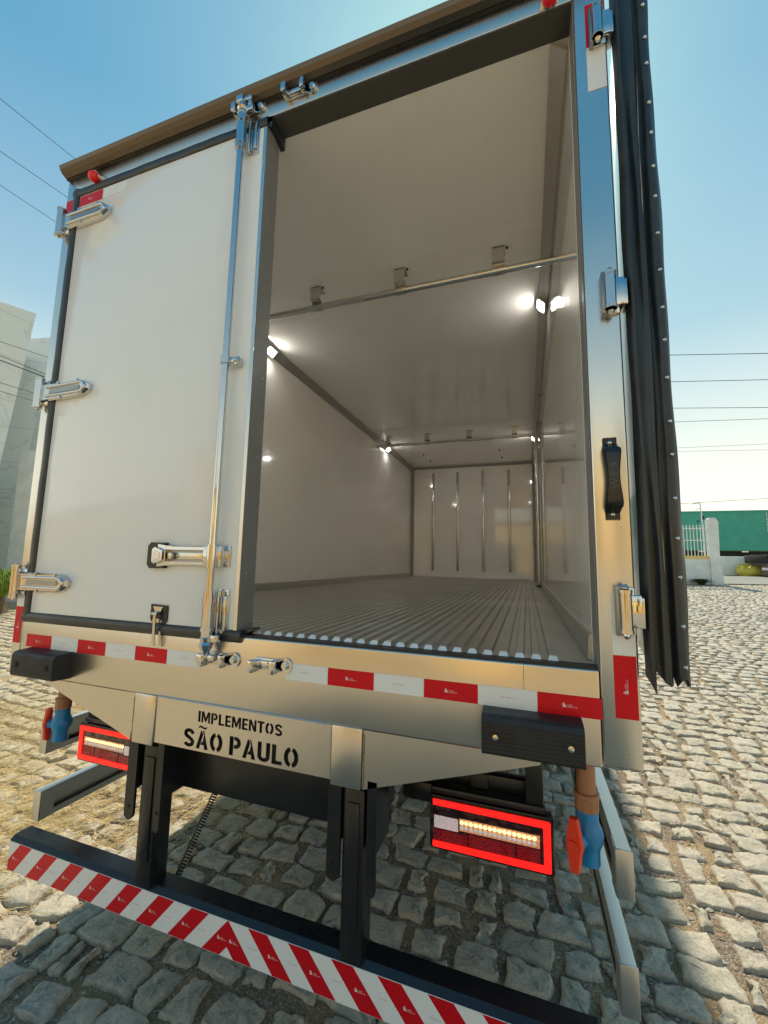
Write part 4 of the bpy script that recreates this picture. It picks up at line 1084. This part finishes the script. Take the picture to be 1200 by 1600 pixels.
m.box(9.3, 12.4, -.05, .05, .52, .60, 'paint_white'); m.build('chassis', tr)
for xx in (3.2, 4.5, 5.8, 10.2, 18.4, 19.7, 21.0):
    m = MB(); m.lathe((xx, .25, .48), (0, 1, 0), [(0, .25), (.0, .42), (.05, .5), (.22, .5), (.27, .42), (.27, .25)], 'tyre', 24); wv_ = m.build('wheel', tr)
    m = MB(); m.lathe((xx, .22, .48), (0, 1, 0), [(0, .10), (.04, .24), (.08, .25)], 'paint_white', 20); m.build('rim', wv_)
m = MB()
v, fc = text2d('|||||||', .35)
for i in range(8): m.box(13.92+.02*(i % 2), 13.98, -.036, -.0315, 3.55-i*.17, 3.66-i*.17, 'paint_white')
m.box(13.98, 14.05, -.036, -.0315, 2.2, 2.28, 'paint_white'); m.box(14.5, 14.56, -.036, -.0315, 2.9, 3.3, 'paint_white'); m.build('container_marking', tr)
# tarp covered load beside the trailer
lx_, ly_ = pol(22.3, 29.6); lz_ = gh_(lx_, ly_)
tp = empty('tarp_bundle', 'yellow tarpaulin heaped over a crate under the green container', 'tarpaulin', (lx_, ly_, lz_))
bm = bmesh.new(); bmesh.ops.create_icosphere(bm, subdivisions=3, radius=1)
for v_ in bm.verts: v_.co = Vector((v_.co.x*.55, v_.co.y*.5, max(0, v_.co.z*.38+.26)))*(1+.16*math.sin(v_.co.x*13)*math.cos(v_.co.z*11+v_.co.y*9)+.07*math.sin(v_.co.x*31+v_.co.z*23))
MB().bm(bm, 'yellow_tarp', True).build('tarp', tp)
MB().box(-1.25, 1.2, .35, .8, 0, 1.05, 'plaster_white', .03).build('crate', tp)
# truck tail at frame edge
kx, ky = pol(25.0, 28.2); kz = gh_(kx, ky)
kt = empty('parked_truck', 'dark rear end of a truck standing at the road edge at far right', 'truck', (kx, ky, kz))
MB().box(-.7, 3.2, 0, 2.2, .75, 1.15, 'dark_inside', .03).build('chassis', kt); MB().box(-.9, .6, -.06, .02, .38, .50, 'plaster_white', .02).build('bumper', kt)
MB().box(-.55, -.2, -.03, -.005, .88, .98, 'lens_red').build('tail_light', kt)
for xx in (.15, 1.5):
    m = MB(); m.lathe((xx, .1, .45), (0, 1, 0), [(0, .25), (.0, .42), (.05, .47), (.25, .47), (.3, .42)], 'tyre', 24); m.build('wheel', kt)
# far strip of hazy buildings behind the gate, seen in the gap beside the door
hz_ = empty('roadside_shed', 'low grey shed standing beyond the yard wall, glimpsed beside the open door', 'building', (*pol(14.5, 34), gh_(*pol(14.5, 34))))
MB().box(-6, 1.0, 0, 5, 0, 3.2, 'road_grey', .02).build('wall', hz_); MB().box(-6.3, 1.3, -.4, 5.4, 3.2, 3.4, 'plaster_white', .02).build('roof', hz_)
# ---- power lines
def wire(p0, p1, rr, label, group, sag=.35, n_=28):
    m = MB(); a = Vector(p0); b = Vector(p1); pts = []
    for i in range(n_+1):
        t = i/n_; p = a.lerp(b, t); p.z -= sag*4*t*(1-t); pts.append(p)
    m.tube(pts, rr, 'wire', 6); o_ = m.build('power_line'); tag(o_, label, 'power line', group)
def at(az, el, dist):
    x_, y_ = pol(az, dist); return Vector((x_, y_, 1.625+dist*math.tan(rad(el))))
def span(A_, B_, e0=3.0, e1=3.0):
    d_ = B_-A_; return A_-d_*e0, B_+d_*e1
for lab, (a, b, c, d_) in zip(('topmost', 'middle', 'lowest'), ((-66.5, 40.3, -59.9, 39.1), (-65.9, 36.7, -60.1, 35.8), (-65.5, 34.2, -61.0, 33.4))):
    p, q = span(at(a, b, 11.6), at(c, d_, 12.6), 5, 5); wire(p, q, .007, lab+' of the three single wires crossing the sky left of the roof', 'overhead wires at left', 0)
for lab, (a, b, c, d_, rr) in zip(('topmost of the five wires in front of the pale tiled building', 'upper of the two close wires crossing the pale tiled building', 'thick lower wire of the close pair crossing the pale tiled building', 'fourth wire down crossing the pale tiled building', 'lowest wire crossing the pale tiled building'),
        ((-63.9, 21.0, -59.7, 20.7, .006), (-63.8, 19.7, -59.5, 18.9, .008), (-63.7, 19.25, -59.5, 18.6, .010), (-63.5, 17.1, -59.3, 16.7, .006), (-63.5, 16.3, -59.3, 15.9, .006))):
    p, q = span(at(a, b, 11.2), at(c, d_, 11.6), 7, 7); wire(p, q, rr, lab, 'overhead wires at left', 0)
names_ = ('highest wire in the sky right of the black seal', 'second highest wire in the sky right of the black seal', 'third wire down right of the black seal', 'fourth wire down right of the black seal', 'upper of two faint far wires above the green container', 'lower of two faint far wires above the green container', 'wire running just above the green container')
for lab, (a, b, c, d_, dist, rr) in zip(names_, ((17.1, 23.6, 25.3, 21.5, 20, .013), (16.9, 20.8, 25.1, 19.0, 20, .012), (17.0, 17.9, 24.9, 16.3, 20, .011), (16.9, 16.4, 24.8, 15.2, 20, .009), (20.0, 13.2, 24.6, 12.7, 34, .010), (20.2, 12.7, 24.6, 12.1, 34, .010), (17.0, 7.2, 24.2, 7.2, 33, .014))):
    k_ = math.cos(rad(a)); A_ = at(a, b, dist/k_); B_ = at(c, d_, dist/math.cos(rad(c)))
    # same elevation angle, corrected for the longer ray
    p, q = span(A_, B_, 1.2, 6); wire(p, q, rr, lab, 'overhead wires at right', 0)
# ---- behind the viewer: what the polished metal and laminate mirror
wh_ = empty('warehouse', 'cream rendered warehouse on the sunny far side of the yard behind the viewer', 'building', (2, -17, 0))
MB().box(-14, 22, -8, 0, -.1, 4.6, 'cream_wall', .02).build('wall', wh_)
for xx in (-9, -3, 4, 11):
    MB().box(xx-1.3, xx+1.3, 0, .03, 0, 3.1, 'steel_gutter', .01).build('roller_door', wh_)
MB().box(-14.3, 22.3, -8.3, .3, 4.6, 4.8, 'plaster_white', .02).build('parapet', wh_)
def tree(x_, y_, hgt, cr_, seed, label):
    R = random.Random(seed); e_ = empty('tree', label, 'tree', (x_, y_, 0)); m = MB()
    m.tube([(0, 0, -.1), (.05, 0, hgt*.3), (0, .1, hgt*.55)], [.16, .12, .08], 'bark')
    for i in range(7):
        a = R.uniform(0, 6.28); m.tube([(0, 0, hgt*.35), (math.cos(a)*cr_*.3, math.sin(a)*cr_*.3, hgt*.55), (math.cos(a)*cr_*.7, math.sin(a)*cr_*.7, hgt*R.uniform(.6, .85))], [.06, .045, .02], 'bark', 6)
    m.build('trunk', e_)
    g_ = np.random.default_rng(seed); nl = 5000; cl = g_.normal(0, 1, (26, 3)); cl /= np.linalg.norm(cl, axis=1)[:, None]; cl *= g_.uniform(.35, .9, (26, 1))*np.array([[cr_, cr_, hgt*.32]]); cl[:, 2] += hgt*.66
    p = cl[g_.integers(0, 26, nl)]+g_.normal(0, cr_*.16, (nl, 3)); a_ = g_.normal(0, 1, (nl, 3)); a_ /= np.linalg.norm(a_, axis=1)[:, None]; b_ = np.cross(a_, g_.normal(0, 1, (nl, 3))); b_ /= np.linalg.norm(b_, axis=1)[:, None]
    V = np.stack([p-a_*.06, p+b_*.035, p+a_*.06, p-b_*.035], 1).reshape(-1, 3); o_ = mesh_np('crown', V, np.arange(nl*4).reshape(-1, 4), 'tree_leaf', False); o_.parent = e_
tree(-3.8, -13.0, 6.5, 2.4, 1, 'golden green leafy tree in the yard behind the viewer, left of the warehouse doors')
tree(6.5, -12.0, 5.2, 2.0, 2, 'smaller golden green tree in the yard behind the viewer, by the right warehouse door')
